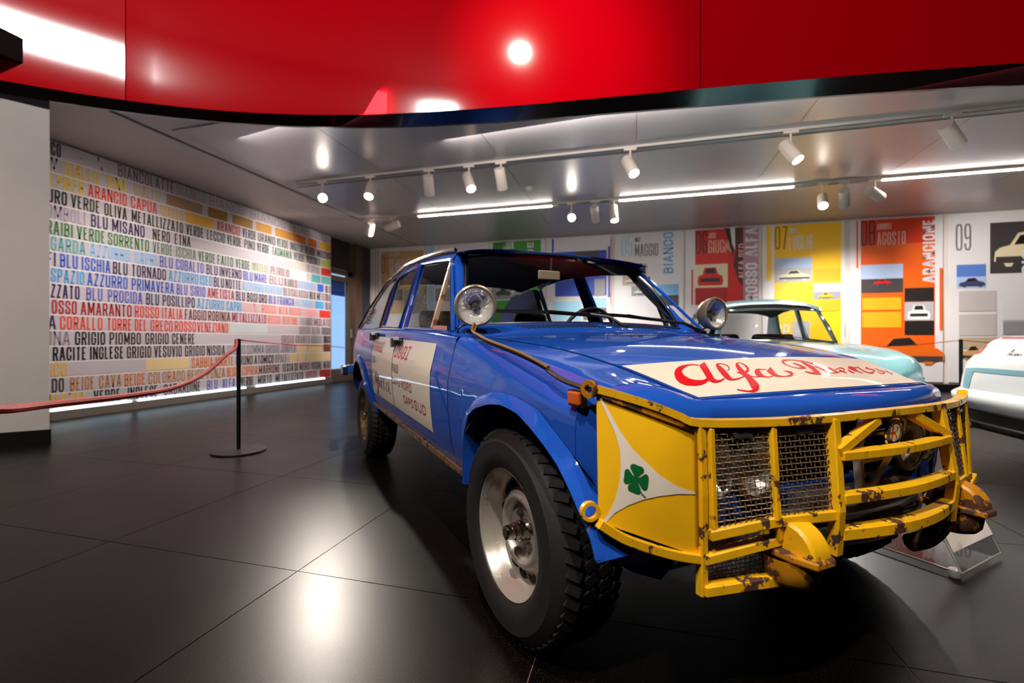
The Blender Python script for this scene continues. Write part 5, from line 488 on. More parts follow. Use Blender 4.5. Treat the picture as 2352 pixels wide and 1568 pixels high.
# ---------------------------------------------------------------- acrylic label stand
st = thing('acrylic_stand', 'clear acrylic floor stand with a slanted white sheet by the bull bar', 'sign stand', (1.15, 2.19, 0))
acr = glass('acrylic', (.93, .93, .93), 1.6, .03); acr_e = mat('acrylic_edge', rgb(176, 168, 166), .2, 0)
U = np.array((-.656, .755, 0)); Wd = np.array((.715, .70, 0)); Z = np.array((0, 0, 1.)); L = .30; tilt = U*.127+Z*.27; wdt = .37
def plate(o, a, bb, th, name, m):
    n = np.cross(a, bb); n = n/np.linalg.norm(n)*th; return MB().prism([o, o+a, o+a+bb, o+bb], n).obj(name, m, st, smooth=False)
o0 = np.array((0, 0, .02))
plate(o0, U*.40, Wd*.30, .006, 'base_plate', acr); plate(o0, Wd*wdt, tilt, .006, 'slanted_plate', acr)
plate(o0+tilt*.24+np.array((.004, -.006, .004)), Wd*wdt*.985, tilt*.76, .0012, 'paper_sheet', mat('paper', rgb(236, 226, 218), .7))
edge = MB()
for p, q_ in ((o0, o0+U*.40), (o0+U*.4, o0+U*.4+Wd*.3), (o0, o0+tilt), (o0, o0+Wd*wdt), (o0+Wd*wdt, o0+Wd*wdt+tilt)): edge.tube([p, q_], .0035, 6)
edge.obj('polished_edge', acr_e, st)
for p in (o0+U*.02, o0+U*.39+Wd*.01, o0+U*.37+Wd*.28):
    MB().lathe([(0, -.02), (.017, -.02), (.019, -.014), (.019, .008), (.015, .012), (0, .012)], p, (0, 0, 1), 16).obj('foot', acr_e, st)
# ================================================================ the blue rally saloon (local x forward, y to its left)
car = thing('rally_car', 'blue vintage rally saloon with a rusty yellow bull bar and white lettered panels', 'car', (.182, 1.9072, 0), math.radians(-49.09))
def paint(name, c):
    m = mat(name, c, .42, coat=1.0, nz=.05, nscale=5, spec=.0); return m
blue = paint('blue_paint', rgb(30, 80, 178))
yellow = worn('yellow_worn', rgb(240, 180, 14), rgb(74, 40, 28), 17, .585, .60, fine=.18, stretch=(1, 1.1, .9))
yellow_p = worn('yellow_panel_paint', rgb(240, 182, 14), rgb(70, 38, 26), 26, .735, .75, fine=.10)
rusty = worn('rust_and_yellow', rgb(206, 136, 14), rgb(74, 42, 28), 13, .50, .53, fine=.4)
rubber = mat('tyre_rubber', rgb(30, 26, 25), .62, bump=.15, bscale=90); rubber2 = mat('black_rubber', rgb(16, 14, 14), .5)
steel = worn('rim_silver', rgb(196, 186, 172), rgb(112, 66, 36), 22, .62, .70, rough=.33, coat=.2, metal=.55, fine=.2)
chrome = mat('chrome', rgb(214, 208, 200), .12, 1); trimm = mat('trim_steel', rgb(150, 142, 134), .3, .9, nz=.15, nscale=20)
grey_m = worn('bumper_grey', rgb(140, 134, 130), rgb(70, 64, 60), 6, .55, .75, rough=.34, coat=0, metal=.8)
inter = mat('interior_black', rgb(20, 16, 15), .75); voidm = mat('wheel_well_black', rgb(9, 8, 8), .9)
cream = mat('white_panel_paint', rgb(226, 212, 192), .5, coat=.6, spec=.1); redp = mat('red_lettering', rgb(206, 10, 26), .5, coat=.5, spec=.1); blackp = mat('black_lettering', rgb(40, 30, 28), .4, coat=.5); darkred = mat('dark_red_lettering', rgb(150, 24, 28), .4, coat=.5)
cglass = glass('car_glass', (.86, .87, .87), .4)
PZ = [.25, .30, .365, .44, .52, .62, .70, .75, .80, .85, .90, .95, 1.0]; PY = [.68, .70, .735, .77, .788, .798, .80, .797, .784, .772, .76, .746, .73]
TX = [-3.7, -3.4, -3.1, -2.8, -2.4, -.4, 0, .25, .40, .50, .6]; TY = [.82, .875, .93, .985, 1, 1, .995, .985, .975, .965, .95]
prof = lambda zp: float(np.interp(zp, PZ, PY))
def side_y(x, z): return prof(z+.033*(x+.5))*float(np.interp(x, TX, TY))
zsh = lambda x: float(np.interp(x, [-.43, .08, .26, .42, .53], [.893, .851, .824, .799, .775]))
EX = [-.45, -.391, -.13, .102, .287, .452, .498, .56]; EZ = [.897, .892, .873, .848, .809, .755, .741, .715]; EY = [.645, .64, .62, .59, .55, .50, .489, .47]
_e = catmull(list(zip(EX, EY, EZ)), 8); ye = lambda x: float(np.interp(x, _e[:, 0], _e[:, 1])); ze = lambda x: float(np.interp(x, _e[:, 0], _e[:, 2]))
def bz(x, y): return ze(x)+.028*(1-(y/ye(x))**2)
rdg = lambda x: (float(np.interp(x, [-.43, -.38, -.2, 0, .17, .33, .43, .50], [.742, .735, .715, .69, .66, .62, .60, .575])), float(np.interp(x, [-.43, -.38, -.2, 0, .17, .33, .43, .50], [.895, .896, .874, .850, .8195, .7905, .779, .770])))
def mir(G): G = np.array(G, float).copy(); G[..., 1] *= -1; return G
# --- arches
OUT = [(-.25, .40), (-.245, .587), (-.175, .652), (-.11, .695), (0, .724), (.08, .73), (.17, .724), (.27, .705), (.35, .66), (.425, .614), (.463, .57), (.495, .53), (.515, .475), (.53, .43)]
LIP = [(-.20, .40), (-.195, .51), (-.185, .571), (-.147, .636), (-.087, .667), (.012, .69), (.105, .699), (.195, .69), (.263, .667), (.34, .633), (.395, .603), (.445, .562), (.485, .521), (.52, .49), (.54, .445)]
ox = [p[0] for p in OUT[1:]]; oz = [p[1] for p in OUT[1:]]
def fender_bottom(x):
    if x < -.2451: return .415+.034*(-.4-x)-.01
    return float(np.interp(x, ox, oz))
def shoulder_col(x, zb, nz):
    yr, zr = rdg(x); k = float(np.interp(x, [-.382, 0], [.35, 1])); zt = zr-.075*k; zz = np.linspace(zb, zt, nz); c = [(x, side_y(x, z), z) for z in zz]
    y1 = side_y(x, zt); p1 = np.array((y1, zt)); p2 = np.array((yr, zr)); 
    q1 = np.array((y1-.010, zr-.030*k)); q2 = np.array((y1*.55+yr*.45, zr-.006*k))
    for t in (.2, .4, .6, .8, 1): b_ = (1-t)**3*p1+3*t*(1-t)**2*q1+3*t*t*(1-t)*q2+t**3*p2; c.append((x, b_[0], b_[1]))
    e = np.array((ye(x)+.004, ze(x)-.002))
    for t in (.5, 1): b_ = p2*(1-t)+e*t; c.append((x, b_[0], b_[1]))
    return c
xs = [-.382, -.32, -.26, -.2455, -.245, -.21, -.175, -.11, -.05, 0, .08, .17, .27, .35, .42]
for sgn in (-1, 1):
    G = np.array([shoulder_col(x, fender_bottom(x), 12) for x in xs])
    if sgn > 0:      # far wing lowered by hand and narrowed towards the nose to fit the view
        for col in G:
            for p in col:
                k = max(0, p[1]-ye(p[0])-.004); p[2] -= .30*min(k, .16)*(1 if p[0] > -.2 else .9); p[1] -= k*float(np.interp(p[0], [-.2, .35], [0, .45]))
    G[..., 1] *= sgn
    q = MB().grid(G); fe = q.obj('front_fender', blue, car, ang=40)
    # flared arch
    o_ = resample(OUT, 30); l_ = resample(LIP, 30); G = []
    for (a, b_), (c_, d_) in zip(o_, l_):
        if sgn > 0 and a > .36: continue
        yo = side_y(a, b_)+.001; G.append([(a, sgn*yo, b_), (a*.6+c_*.4, sgn*(yo+.012), b_*.6+d_*.4), (c_, sgn*.812, d_), (c_, sgn*.806, d_-.006), (c_-.01, sgn*.70, d_-.01)])
    MB().grid(G).obj('wheel_arch_flare', blue, car, ang=50)
    ind = MB().box((0, 0, 0), (.004, .03, .03)); 
    if sgn > 0: continue
    # indicator on the fender
    ixx = .432; Z0 = .750; yy = side_y(ixx, Z0)
    MB().box((ixx-.01, sgn*(yy+.006), Z0), (.052, .014, .036)).obj('indicator_base', rubber2, fe, smooth=False)
    bevel(MB().box((ixx-.01, sgn*(yy+.014), Z0), (.044, .012, .030)).obj('indicator_lens', mat('amber_lens', rgb(214, 92, 20), .15, coat=.6), fe, smooth=False), .004)
# --- nose: wraps from fender to fender under the bonnet edge
COL = [(.42, .777, .05, 1, .779, .615, (.42, .512, .766), (.602, .779)), (.455, .757, .35, .94, .774, .57, (.452, .50, .755), (.59, .774)), (.484, .71, .8, .6, .767, .37, (.475, .495, .749), (.575, .767)), (.505, .655, .92, .4, .758, .335, (.488, .491, .744), (.56, .758)), (.522, .595, .96, .28, .745, .31, (.498, .489, .742), (.545, .748)),
       (.532, .54, 1, .14, .735, .29, (.504, .47, .742), (.515, .742)), (.540, .49, 1, .12, .732, .69, (.508, .43, .743), (.46, .741)), (.566, .37, 1, .14, .731, .69, (.52, .33, .745), (.36, .741)), (.590, .23, 1, .1, .731, .69, (.534, .2, .748), (.22, .742)), (.606, .1, 1, .03, .731, .69, (.545, .08, .749), (.09, .743)), (.61, 0, 1, 0, .731, .69, (.547, 0, .749), (0, .743))]
def ncol(c, sg):
    px, py, nx, ny, zs, zb, e, rd = c; n = np.array((nx, ny))/math.hypot(nx, ny); out = []
    for z in np.linspace(zb, zs-.05 if py > .5 else zs-.02, 10):
        d = prof(z+.033*(px+.5))-.80; d -= max(0, .40-z)*.3
        out.append((px+n[0]*d, sg*(py+n[1]*d), z))
    p1 = np.array(out[-1]); e_ = np.array((e[0]+.004, sg*e[1], e[2]-.002)); r_ = np.array((px*.35+e[0]*.65 if py > .5 else px*.55+e[0]*.45, sg*rd[0], rd[1]))
    q1 = p1+np.array((0, 0, (r_[2]-p1[2])*.6)); q2 = r_*.7+p1*.3; q2[2] = r_[2]-.003
    for t in (.2, .4, .6, .8, 1): out.append(tuple((1-t)**3*p1+3*t*(1-t)**2*q1+3*t*t*(1-t)*q2+t**3*r_))
    for t in (.5, 1): out.append(tuple(r_*(1-t)+e_*t))
    return out
G = [ncol(c, -1) for c in COL]+[ncol(c, 1) for c in COL[:-1][::-1]]
for row in G[len(COL):]:
    for i, p in enumerate(row):
        k = max(0, p[1]-.50); row[i] = (p[0]-.25*k, p[1]-.42*k, p[2]-.30*min(k, .16))
nose = MB().grid(G).obj('front_panel', blue, car, ang=40)
# --- bonnet, white painted field and script
def bon(u, v):
    xr = -.405; xf = .496+.047*(1-v*v); x = xr+(xf-xr)*u; xx = min(x, .50); return (x, v*(ye(min(x, .497))-.004), bz(min(x, .56), v*ye(min(x, .56))))
G = [[bon(u, v) for v in np.linspace(-1, 1, 25)] for u in np.linspace(0, 1, 70)]
q = MB().grid(G); L_ = np.array(G)
for e in (L_[:, 0], L_[:, -1], L_[-1], L_[0]): q.grid([[tuple(p), (p[0], p[1]*.99, p[2]-.02)] for p in e])
bonnet = q.obj('bonnet', blue, car, ang=40)
q = MB(); q.grid([[(x, v*(ye(min(x, .5))-.009), bz(x, v*ye(x))+.0018) for x in np.linspace(.287+.04*(1-v*v), .491+.047*(1-v*v), 30)] for v in np.linspace(-1, 1, 33)])
q.obj('white_field', cream, bonnet, ang=60, label='cream painted field across the front of the bonnet')
q = MB()
for P in ALFA: 
    h = len(P)//2; A, B = P[:h], P[h:][::-1]
    q.grid([[(x, y, bz(x, y)+.0030) for x, y in ab] for ab in zip(A, B)])
q.obj('script_lettering', redp, bonnet, smooth=False, label='big red script lettering on the cream field')
def leather_gap(): pass
# dark seam under the panel gaps
q = MB()
for sg in (-1, 1): q.bar([(x, sg*(ye(x)), ze(x)-.012) for x in np.linspace(-.40, .5, 14)], .02, .006)
q.bar([(.50+.047*(1-(v)**2), v*.489, .728) for v in np.linspace(-1, 1, 14)], .02, .006)
q.obj('bonnet_seal', voidm, car, smooth=False)
# --- cowl with louvres, windscreen base
wsb = [(-.672+.10*(1-(y/.64)**2), y, .944+.016*(1-(y/.64)**2)) for y in np.linspace(-.64, .64, 21)]
G = []
for k, p in enumerate(wsb):
    y = p[1]; xe = -.408; a = np.array((xe, y*1.0, bz(-.408, min(max(y, -.63), .63)) if abs(y) < .64 else ze(-.408))); G.append([tuple(a*(1-t)+np.array(p)*t+np.array((0, 0, .004*math.sin(PI*t)))) for t in np.linspace(0, 1, 7)])
CW = np.array(G); cowl = MB().grid(G).obj('cowl', blue, car, ang=50)
def cowlp(y, t):
    i = (y+.64)/1.28*20; a = CW; k = min(int(i), 19); f = i-k; r = a[k]*(1-f)+a[k+1]*f; j = t*6; m_ = min(int(j), 5); g = j-m_; return r[m_]*(1-g)+r[m_+1]*g
for y0, n in ((-.40, 17), (.06, 13)):
    for i in range(n):
        y = y0+i*.0235; p0 = cowlp(y, .36); p1 = cowlp(y-.018, .74)
        MB().bar([p0+np.array((0, 0, .0008)), p1+np.array((0, 0, .0008))], .0085, .004).obj('louvre_slot', voidm, cowl, smooth=False)
# fender top infill beside the cowl
for sg in (-1, 1):
    G = []
    for t in np.linspace(0, 1, 5):
        x = -.382-.30*t; yb = .744; zb_ = .893+.03*t; a = np.array((x, side_y(x, zb_-.03)-.012, zb_)); b_ = np.array(cowlp(.64, t)); b_[0] = x if t < .98 else b_[0]
        G.append([tuple(a*(1-s)+b_*s) for s in (0, .35, .7, 1)])
    G = np.array(G); G[..., 1] *= sg; MB().grid(G).obj('scuttle_corner', blue, car)
# --- doors and quarters
zbelt = lambda x: float(np.interp(x, [-3.6, -3.3, -2.8, -2.4, -1.9, -1.3, -.69, -.38], [.945, .965, .972, .966, .955, .938, .915, .895]))
zsill = lambda x: .415+.034*(-.4-x)
RC, RR = (-2.45, .35), .425
def rear_bottom(x):
    if abs(x-RC[0]) < RR-.001: return max(zsill(x), RC[1]+math.sqrt(RR*RR-(x-RC[0])**2))
    return zsill(x) if x > RC[0] else zsill(x)+.02
def door_grid(xs, zb, x_front_fn=None, nz=14):
    G = []
    for x in xs:
        b_ = zb(x); t = zbelt(x); col = [(x, side_y(x, z), z) for z in np.linspace(b_, t-.03, nz)]
        y1 = side_y(x, t-.03); col += [(x, y1-.003, t-.014), (x, y1-.010, t-.004), (x, y1-.022, t), (x, y1-.05, t+.002)]; G.append(col)
    return np.array(G)
XR = sorted([-1.965, -2.0, -2.02]+[RC[0]+RR*math.cos(a) for a in np.linspace(.15, PI-.15, 14)]+[-2.88, -3.0, -3.2, -3.4, -3.58], reverse=True)
doors = {}
for sg in (-1, 1):
    for nm, xs_, zb in (('front_door', np.linspace(-.388, -1.312, 14), zsill), ('rear_door', np.linspace(-1.320, -1.955, 12), rear_bottom), ('rear_quarter', XR, rear_bottom)):
        G = door_grid(xs_, zb); G[..., 1] *= sg; o = MB().grid(G).obj(nm, blue, car, ang=40); doors[nm, sg] = o
    q = MB(); q.bar([(x, sg*(side_y(x, zsill(x))-.004), zsill(x)-.012) for x in np.linspace(-.24, -2.0, 12)], .03, .022)
    q.obj('sill_trim', worn('sill_rust', rgb(132, 96, 64), rgb(60, 40, 30), 30, .5, .6, rough=.4, metal=.4), car, smooth=False)
    q = MB(); G = []
    for a in np.linspace(.1, PI-.1, 20):
        x, z = RC[0]+RR*math.cos(a), RC[1]+RR*math.sin(a); y = side_y(x, z); x2, z2 = RC[0]+(RR-.05)*math.cos(a), RC[1]+(RR-.05)*math.sin(a)
        G.append([(x, sg*(y+.001), z), (x, sg*(y+.014), z-.01), (x2, sg*(y+.02), z2), (x2, sg*.62, z2)])
    q.grid(G).obj('wheel_arch_flare', blue, car)
    # dark inner skin behind the gaps
    G = np.array([[(x, side_y(x, z)-.03, z) for z in np.linspace(zsill(x)-.02, zbelt(x)-.02, 6)] for x in np.linspace(-.30, -2.0, 12)]); G[..., 1] *= sg
    MB().grid(G).obj('inner_skin', inter, car)
    for hx, dn, hz in ((-1.235, 'front_door', .888), (-2.0, 'rear_door', .925)):
        y = side_y(hx, hz-.02)
        if dn == 'rear_door': hx = -1.90; y = side_y(hx, hz-.02)
        MB().box((hx, sg*(y+.002), hz-.010), (.12, .008, .028)).obj('handle_recess', rubber2, doors[dn, sg], smooth=False)
        bevel(MB().box((hx+.02, sg*(y+.022), hz), (.16, .016, .020)).obj('door_handle', chrome, doors[dn, sg], smooth=False), .005)
        MB().box((hx-.07, sg*(y+.02), hz-.02), (.03, .03, .05)).obj('handle_latch', trimm, doors[dn, sg], smooth=False)
def on_side(x, z, off=.0016): return (x, -(side_y(x, z)+off), z)
def decal(poly_lo, poly_hi, x0, x1, name, m, parent):
    G = [[on_side(x, poly_lo(x)*(1-t)+poly_hi(x)*t) for t in np.linspace(0, 1, 14)] for x in np.linspace(x0, x1, 12)]
    return MB().grid(G).obj(name, m, parent, ang=60)
top = lambda x: .866+.033*(-.60-x); bot = lambda x: .497+.033*(-.615-x)
decal(bot, top, -.607, -1.3105, 'white_field', cream, doors['front_door', -1])
decal(bot, top, -1.3215, -1.91, 'white_field', cream, doors['rear_door', -1])
FDr, RDr = doors['front_door', -1], doors['rear_door', -1]
def side_text(s, x0, x1, z0, z1, m, parent, lean=0):
    stroke_obj(s, x1-x0, z1-z0, .0105 if lean else .0065, lambda u, v: on_side(x0+(x1-x0)*u+lean*v, z0+(z1-z0)*v-.033*(x1-x0)*u, .003), 'lettering', m, parent, .5)
side_text('OGG', -1.295, -1.085, .791, .858, redp, FDr, .04); side_text('I', -1.046, -1.028, .784, .850, redp, FDr, .04)
for z in (.784, .842): MB().grid([[on_side(x+lx, z+dz, .0032) for dz in (0, .009)] for lx in (0,) for x in (-1.062+(z-.784)*.6, -1.008+(z-.784)*.6)]).obj('lettering', redp, FDr)
side_text('RAID', -1.30, -1.172, .712, .756, blackp, FDr); side_text('CAPO', -1.302, -1.13, .647, .682, darkred, FDr); side_text('NORD', -1.10, -.90, .640, .681, darkred, FDr)
side_text('CAPO', -1.07, -.89, .568, .608, darkred, FDr); side_text('SUD', -.865, -.685, .561, .605, darkred, FDr)
side_text('OGG', -1.90, -1.70, .815, .877, mat('faded_red_lettering', rgb(196, 70, 66), .4, coat=.5), RDr, .035); side_text('I', -1.665, -1.645, .808, .870, mat('faded_red_lettering', rgb(196, 70, 66), .4), RDr, .035)
for z in (.808, .862): MB().grid([[on_side(x, z+dz, .0032) for dz in (0, .009)] for x in (-1.68+(z-.808)*.6, -1.625+(z-.808)*.6)]).obj('lettering', mat('faded_red_lettering', rgb(196, 70, 66), .4), RDr)
side_text('TEST', -1.90, -1.775, .742, .784, blackp, RDr)
q = MB()
for P in ALFETTA:
    h = len(P)//2; A, B = P[:h], P[h:][::-1]; q.grid([[on_side(x, z, .003) for x, z in ab] for ab in zip(A, B)])
q.obj('script_lettering', darkred, RDr, smooth=False)
# --- greenhouse
FW = [(-.913, .596, 1.272), (-1.132, .586, 1.299), (-1.492, .574, 1.336), (-1.403, .704, .95), (-.827, .711, .928), (-.56, .715, .916)]
RW = [(-1.588, .575, 1.332), (-1.807, .574, 1.335), (-2.043, .58, 1.317), (-2.105, .59, 1.29), (-2.078, .692, .978), (-1.539, .701, .958)]
QW = [(-2.14, .59, 1.285), (-2.181, .614, 1.218), (-2.174, .691, .985), (-2.10, .693, .982)]
GUT = [(-.905, .570, 1.316), (-1.05, .573, 1.332), (-1.18, .571, 1.345), (-1.472, .566, 1.364), (-1.926, .560, 1.384), (-2.178, .567, 1.358), (-2.454, .578, 1.327), (-2.681, .611, 1.228), (-2.923, .65, 1.115), (-3.113, .69, .99)]
roof_r = [(-.905, 0), (-1.10, .03), (-1.4, .045), (-1.8, .04), (-2.1, .03), (-2.42, .0)]
def gut(x): 
    g = np.array(GUT)[::-1]; return np.array((np.interp(x, g[:, 0], g[:, 1]), np.interp(x, g[:, 0], g[:, 2])))
G = []
for k, x in enumerate(np.linspace(-.90, -2.36, 14)):
    y, z = gut(x); row = []
    cr = float(np.interp(x, [-2.5, -2.0, -1.4, -1.0, -.9], [.02, .034, .040, .038, .034]))
    for v in np.linspace(-1, 1, 21):
        xx = x+(.085*(abs(v)**2.2)-.02)*(max(0, 1-k/3)) ; y2, z2 = gut(xx)
        row.append((xx, v*y2, z2+cr*(1-abs(v)**2.6)-.012*abs(v)**8))
    G.append(row)
RG = np.array(G)
roof = MB().grid(RG).obj('roof', blue, car, ang=50)
H = RG.copy(); H[..., 2] -= .035; H[..., 1] *= .97
MB().grid(H, flip=True).obj('headliner', inter, car)
# windscreen: glass between base line and header
hd = [(-.955+.06*(1-(v)**2)-.012, v*.50, 1.324+.014*(1-v*v)) for v in np.linspace(-1, 1, 21)]
G = [[tuple(np.array(a)*(1-t)+np.array(b_)*t+np.array((.03*math.sin(PI*t), 0, .02*math.sin(PI*t)))) for t in np.linspace(0, 1, 8)] for a, b_ in zip(wsb, hd)]
ws = MB().grid(G).obj('windscreen', cglass, car)
WG = np.array(G); loop = list(WG[:, 0])+list(WG[-1, 1:])+list(WG[::-1, -1][1:])+list(WG[0, ::-1][1:-1])
c0 = np.mean(loop, axis=0)
MB().tube([np.array(p) for p in loop], .0095, 6, closed=True).obj('windscreen_seal', rubber2, ws)
MB().tube([np.array(p)*1.0+np.array((.006, 0, .004)) for p in loop], .004, 6, closed=True).obj('windscreen_trim', chrome, ws)
# header strip between roof edge and glass, A pillars
G = [[tuple(RG[0, k]*(1-t)+np.array(hd[k])*t) for t in (0, .5, 1)] for k in range(21)]
MB().grid(G).obj('header_rail', blue, car)
for sg in (-1, 1):
    f = lambda P: [(p[0], sg*p[1], p[2]) for p in P]
    inn = [(-.665, .64, .944), (-.72, .612, 1.039), (-.82, .569, 1.15), (-.90, .537, 1.25), (-.968, .507, 1.322)]
    outp = [(-.60, .695, .918), (-.72, .652, 1.039), (-.83, .616, 1.15), (-.895, .594, 1.235), (-.915, .572, 1.312)]
    bk = [(p[0]-.03, p[1]-.05, p[2]) for p in outp]
    G = [[i, tuple(np.array(i)*.5+np.array(o)*.5+np.array((.012, .006, .006))), o, b_, (i[0]-.045, i[1]-.01, i[2])] for i, o, b_ in zip(inn, outp, bk)]
    G = np.array(G); G[..., 1] *= sg; MB().grid(G[:, :4]).obj('front_pillar', blue, car, ang=60); LN = np.stack([G[:, 0]+np.array((-.008, 0, 0)), G[:, 4]], 1); MB().grid(LN).obj('pillar_lining', inter, car)
    # cant rail between windows and gutter
    tops = [(-.90, .592, 1.278), (-1.132, .586, 1.305), (-1.492, .575, 1.342), (-1.588, .576, 1.338), (-1.807, .575, 1.341), (-2.043, .58, 1.324), (-2.12, .59, 1.295)]
    g2 = [(x, *gut(x)) for x in (-.905, -1.132, -1.492, -1.588, -1.807, -2.043, -2.16)]
    MB().grid([[a, b_] for a, b_ in zip(f(tops), f(g2))]).obj('cant_rail', blue, car)
    gr = MB().tube([np.array(p)+np.array((0, sg*.008, .006)) for p in f(GUT)], .009, 6); gr.obj('drip_rail', mat('drip_black', rgb(20, 18, 20), .25, coat=.6), car)
    MB().tube([np.array(p)+np.array((0, sg*.012, .013)) for p in f(GUT[:7])], .0045, 6).obj('drip_rail_trim', chrome, car)
    # centre pillar
    MB().prism(f([(-1.488, .575, 1.334), (-1.592, .575, 1.33), (-1.543, .703, .95), (-1.40, .706, .945)]), (0, -sg*.014, 0)).obj('centre_pillar', blue, car, smooth=False)
    # rear pillar
    cp = [(-2.16, .59, 1.30), (-2.454, .58, 1.318), (-2.681, .612, 1.222), (-2.923, .651, 1.11), (-3.113, .69, .985), (-2.40, .70, .972), (-2.17, .697, .978)]
    rp = MB().prism(f(cp), (0, -sg*.04, 0)).obj('rear_pillar', mat('vinyl_black', rgb(24, 22, 24), .3, coat=.4), car, smooth=False)
    for i in range(6): 
        p = np.array((-2.72-.02*i, 0, 1.135-.02*i)); MB().box((p[0], sg*(.642+.0075*i+.012), p[2]), (.15, .012, .010)).obj('air_slat', trimm, rp, smooth=False)
    for W, dn, fr in ((FW, 'front_door', blue), (RW, 'rear_door', blue), (QW, 'rear_door', rubber2)):
        P = f(W); o = MB().add(P, [tuple(range(len(P)))]).obj('window_glass', cglass, doors[dn, sg], smooth=False)
        MB().tube([np.array(p) for p in P], .010, 6, closed=True).obj('window_frame', fr, doors[dn, sg])
        MB().tube([np.array(p)+np.array((0, sg*.008, 0)) for p in P], .004, 6, closed=True).obj('window_trim', chrome, doors[dn, sg])
    MB().bar(f([(-.885, .606, 1.252), (-.83, .718, .935)]), .02, .02, up=(1, 0, 0)).obj('vent_pillar', worn('vent_frame', rgb(190, 160, 130), rgb(120, 70, 40), 20, .5, .6, metal=.6), doors['front_door', sg])
    MB().bar(f([(-.80, .722, .938), (-.70, .722, .936), (-.60, .722, .93)]), .012, .018).obj('vent_latch', chrome, doors['front_door', sg])
# rear end
tr = []
for x in (-2.95, -3.2, -3.4, -3.6): tr.append([(x, v*(side_y(x, zbelt(x))-.05), zbelt(x)+.02*(1-v*v)) for v in np.linspace(-1, 1, 9)])
MB().grid(tr).obj('boot_lid', blue, car)
G = [[(-2.50, v*.57, 1.30+.03*(1-v*v)), (-3.05, v*.66, .985+.02*(1-v*v))] for v in np.linspace(-1, 1, 9)]
MB().grid(G).obj('rear_window', cglass, car)
MB().grid([[(-3.585, v*side_y(-3.58, z), z) for v in np.linspace(-1, 1, 7)] for z in (.5, .62, .75, .88, .95)]).obj('tail_panel', blue, car)
q = MB().bar(catmull([(-3.3, -.79, .605), (-3.5, -.77, .60), (-3.66, -.68, .60), (-3.69, 0, .60), (-3.66, .68, .60), (-3.5, .77, .60), (-3.3, .79, .605)], 5), .05, .09); bevel(q.obj('rear_bumper', chrome, car), .012)
# interior, underbody
MB().box((-.18, 0, .56), (1.10, .92, .26)).box((-1.85, 0, .40), (2.4, 1.36, .10)).box((-3.05, 0, .55), (.95, 1.1, .30)).obj('underbody', voidm, car, smooth=False)
for sg in (-1, 1):
    MB().box((.0, sg*.475, .56), (.78, .02, .30)).box((-.36, sg*.62, .56), (.02, .28, .38)).obj('wheel_housing', voidm, car, smooth=False)
    MB().box((-2.45, sg*.50, .62), (.95, .02, .5)).box((-2.45, sg*.60, .815), (.9, .24, .02)).obj('wheel_housing', voidm, car, smooth=False)
MB().prism([(-.70, -.66, .55), (-.70, -.66, .925), (-.98, -.66, .905), (-1.05, -.66, .80), (-.95, -.66, .55)], (0, 1.32, 0)).obj('dashboard', inter, car, smooth=False)
seatm = mat('seat_cloth', rgb(78, 26, 26), .85, bump=.3, bscale=300)
for sg in (-1, 1):
    q = MB().box((-1.50, sg*.36, .52), (.50, .50, .16)); bevel(q.obj('seat_cushion', seatm, car), .04, 3)
    q = MB().box((-1.78, sg*.36, .75), (.14, .48, .44), R=np.array(Matrix.Rotation(-.22, 3, 'Y'))); bevel(q.obj('seat_backrest', inter, car), .05, 3)
    q = MB().box((-1.86, sg*.36, 1.02), (.09, .27, .13), R=np.array(Matrix.Rotation(-.22, 3, 'Y'))); bevel(q.obj('headrest', inter, car), .04, 3)
bevel(MB().box((-2.35, 0, .66), (.5, 1.2, .42)).obj('rear_bench', inter, car), .06, 3)
st_ = MB().tube([(-1.10+.10*math.sin(a)*.5, .34+.185*math.cos(a), .90+.17*math.sin(a)) for a in np.linspace(0, 2*PI, 28, endpoint=False)], .011, 8, closed=True)
st_.tube([(-1.10, .16, .90), (-1.08, .34, .88), (-1.10, .52, .90)], .012, 6); st_.tube([(-1.08, .34, .88), (-.9, .34, .80)], .025, 8); st_.obj('steering_wheel', rubber2, car)
bevel(MB().box((-.83, -.095, 1.215), (.015, .13, .05)).obj('interior_mirror', mat('mirror_back', rgb(150, 136, 110), .4), car), .012, 3)
MB().tube([(-.835, -.08, 1.235), (-.90, -.04, 1.318)], .006, 6).obj('mirror_stem', inter, car)
# wipers
for piv, el, tip0, tip1 in (((-.50, .12, .945), (-.60, .0, 1.005), (-.62, -.50, 1.01), (-.60, .02, 1.00)), ((-.56, .69, .925), (-.62, .46, .985), (-.63, -.02, 1.012), (-.63, .48, .985))):
    wv = MB().tube([piv, (np.array(piv)+np.array(el))/2+np.array((.015, 0, .015)), el], .009, 6); 
    o = wv.obj('wiper', rubber2, car); MB().lathe([(0, 0), (.016, 0), (.016, .03), (0, .03)], np.array(piv)-np.array((0, 0, .02)), (.3, 0, 1), 10).obj('wiper_pivot', rubber2, o)
    m_ = (np.array(tip0)+np.array(tip1))/2; MB().bar([np.array(tip0), m_+np.array((.012, 0, .004)), np.array(tip1)], .008, .016).tube([el, m_+np.array((.02, 0, .01))], .005, 5).obj('wiper_blade', rubber2, o)
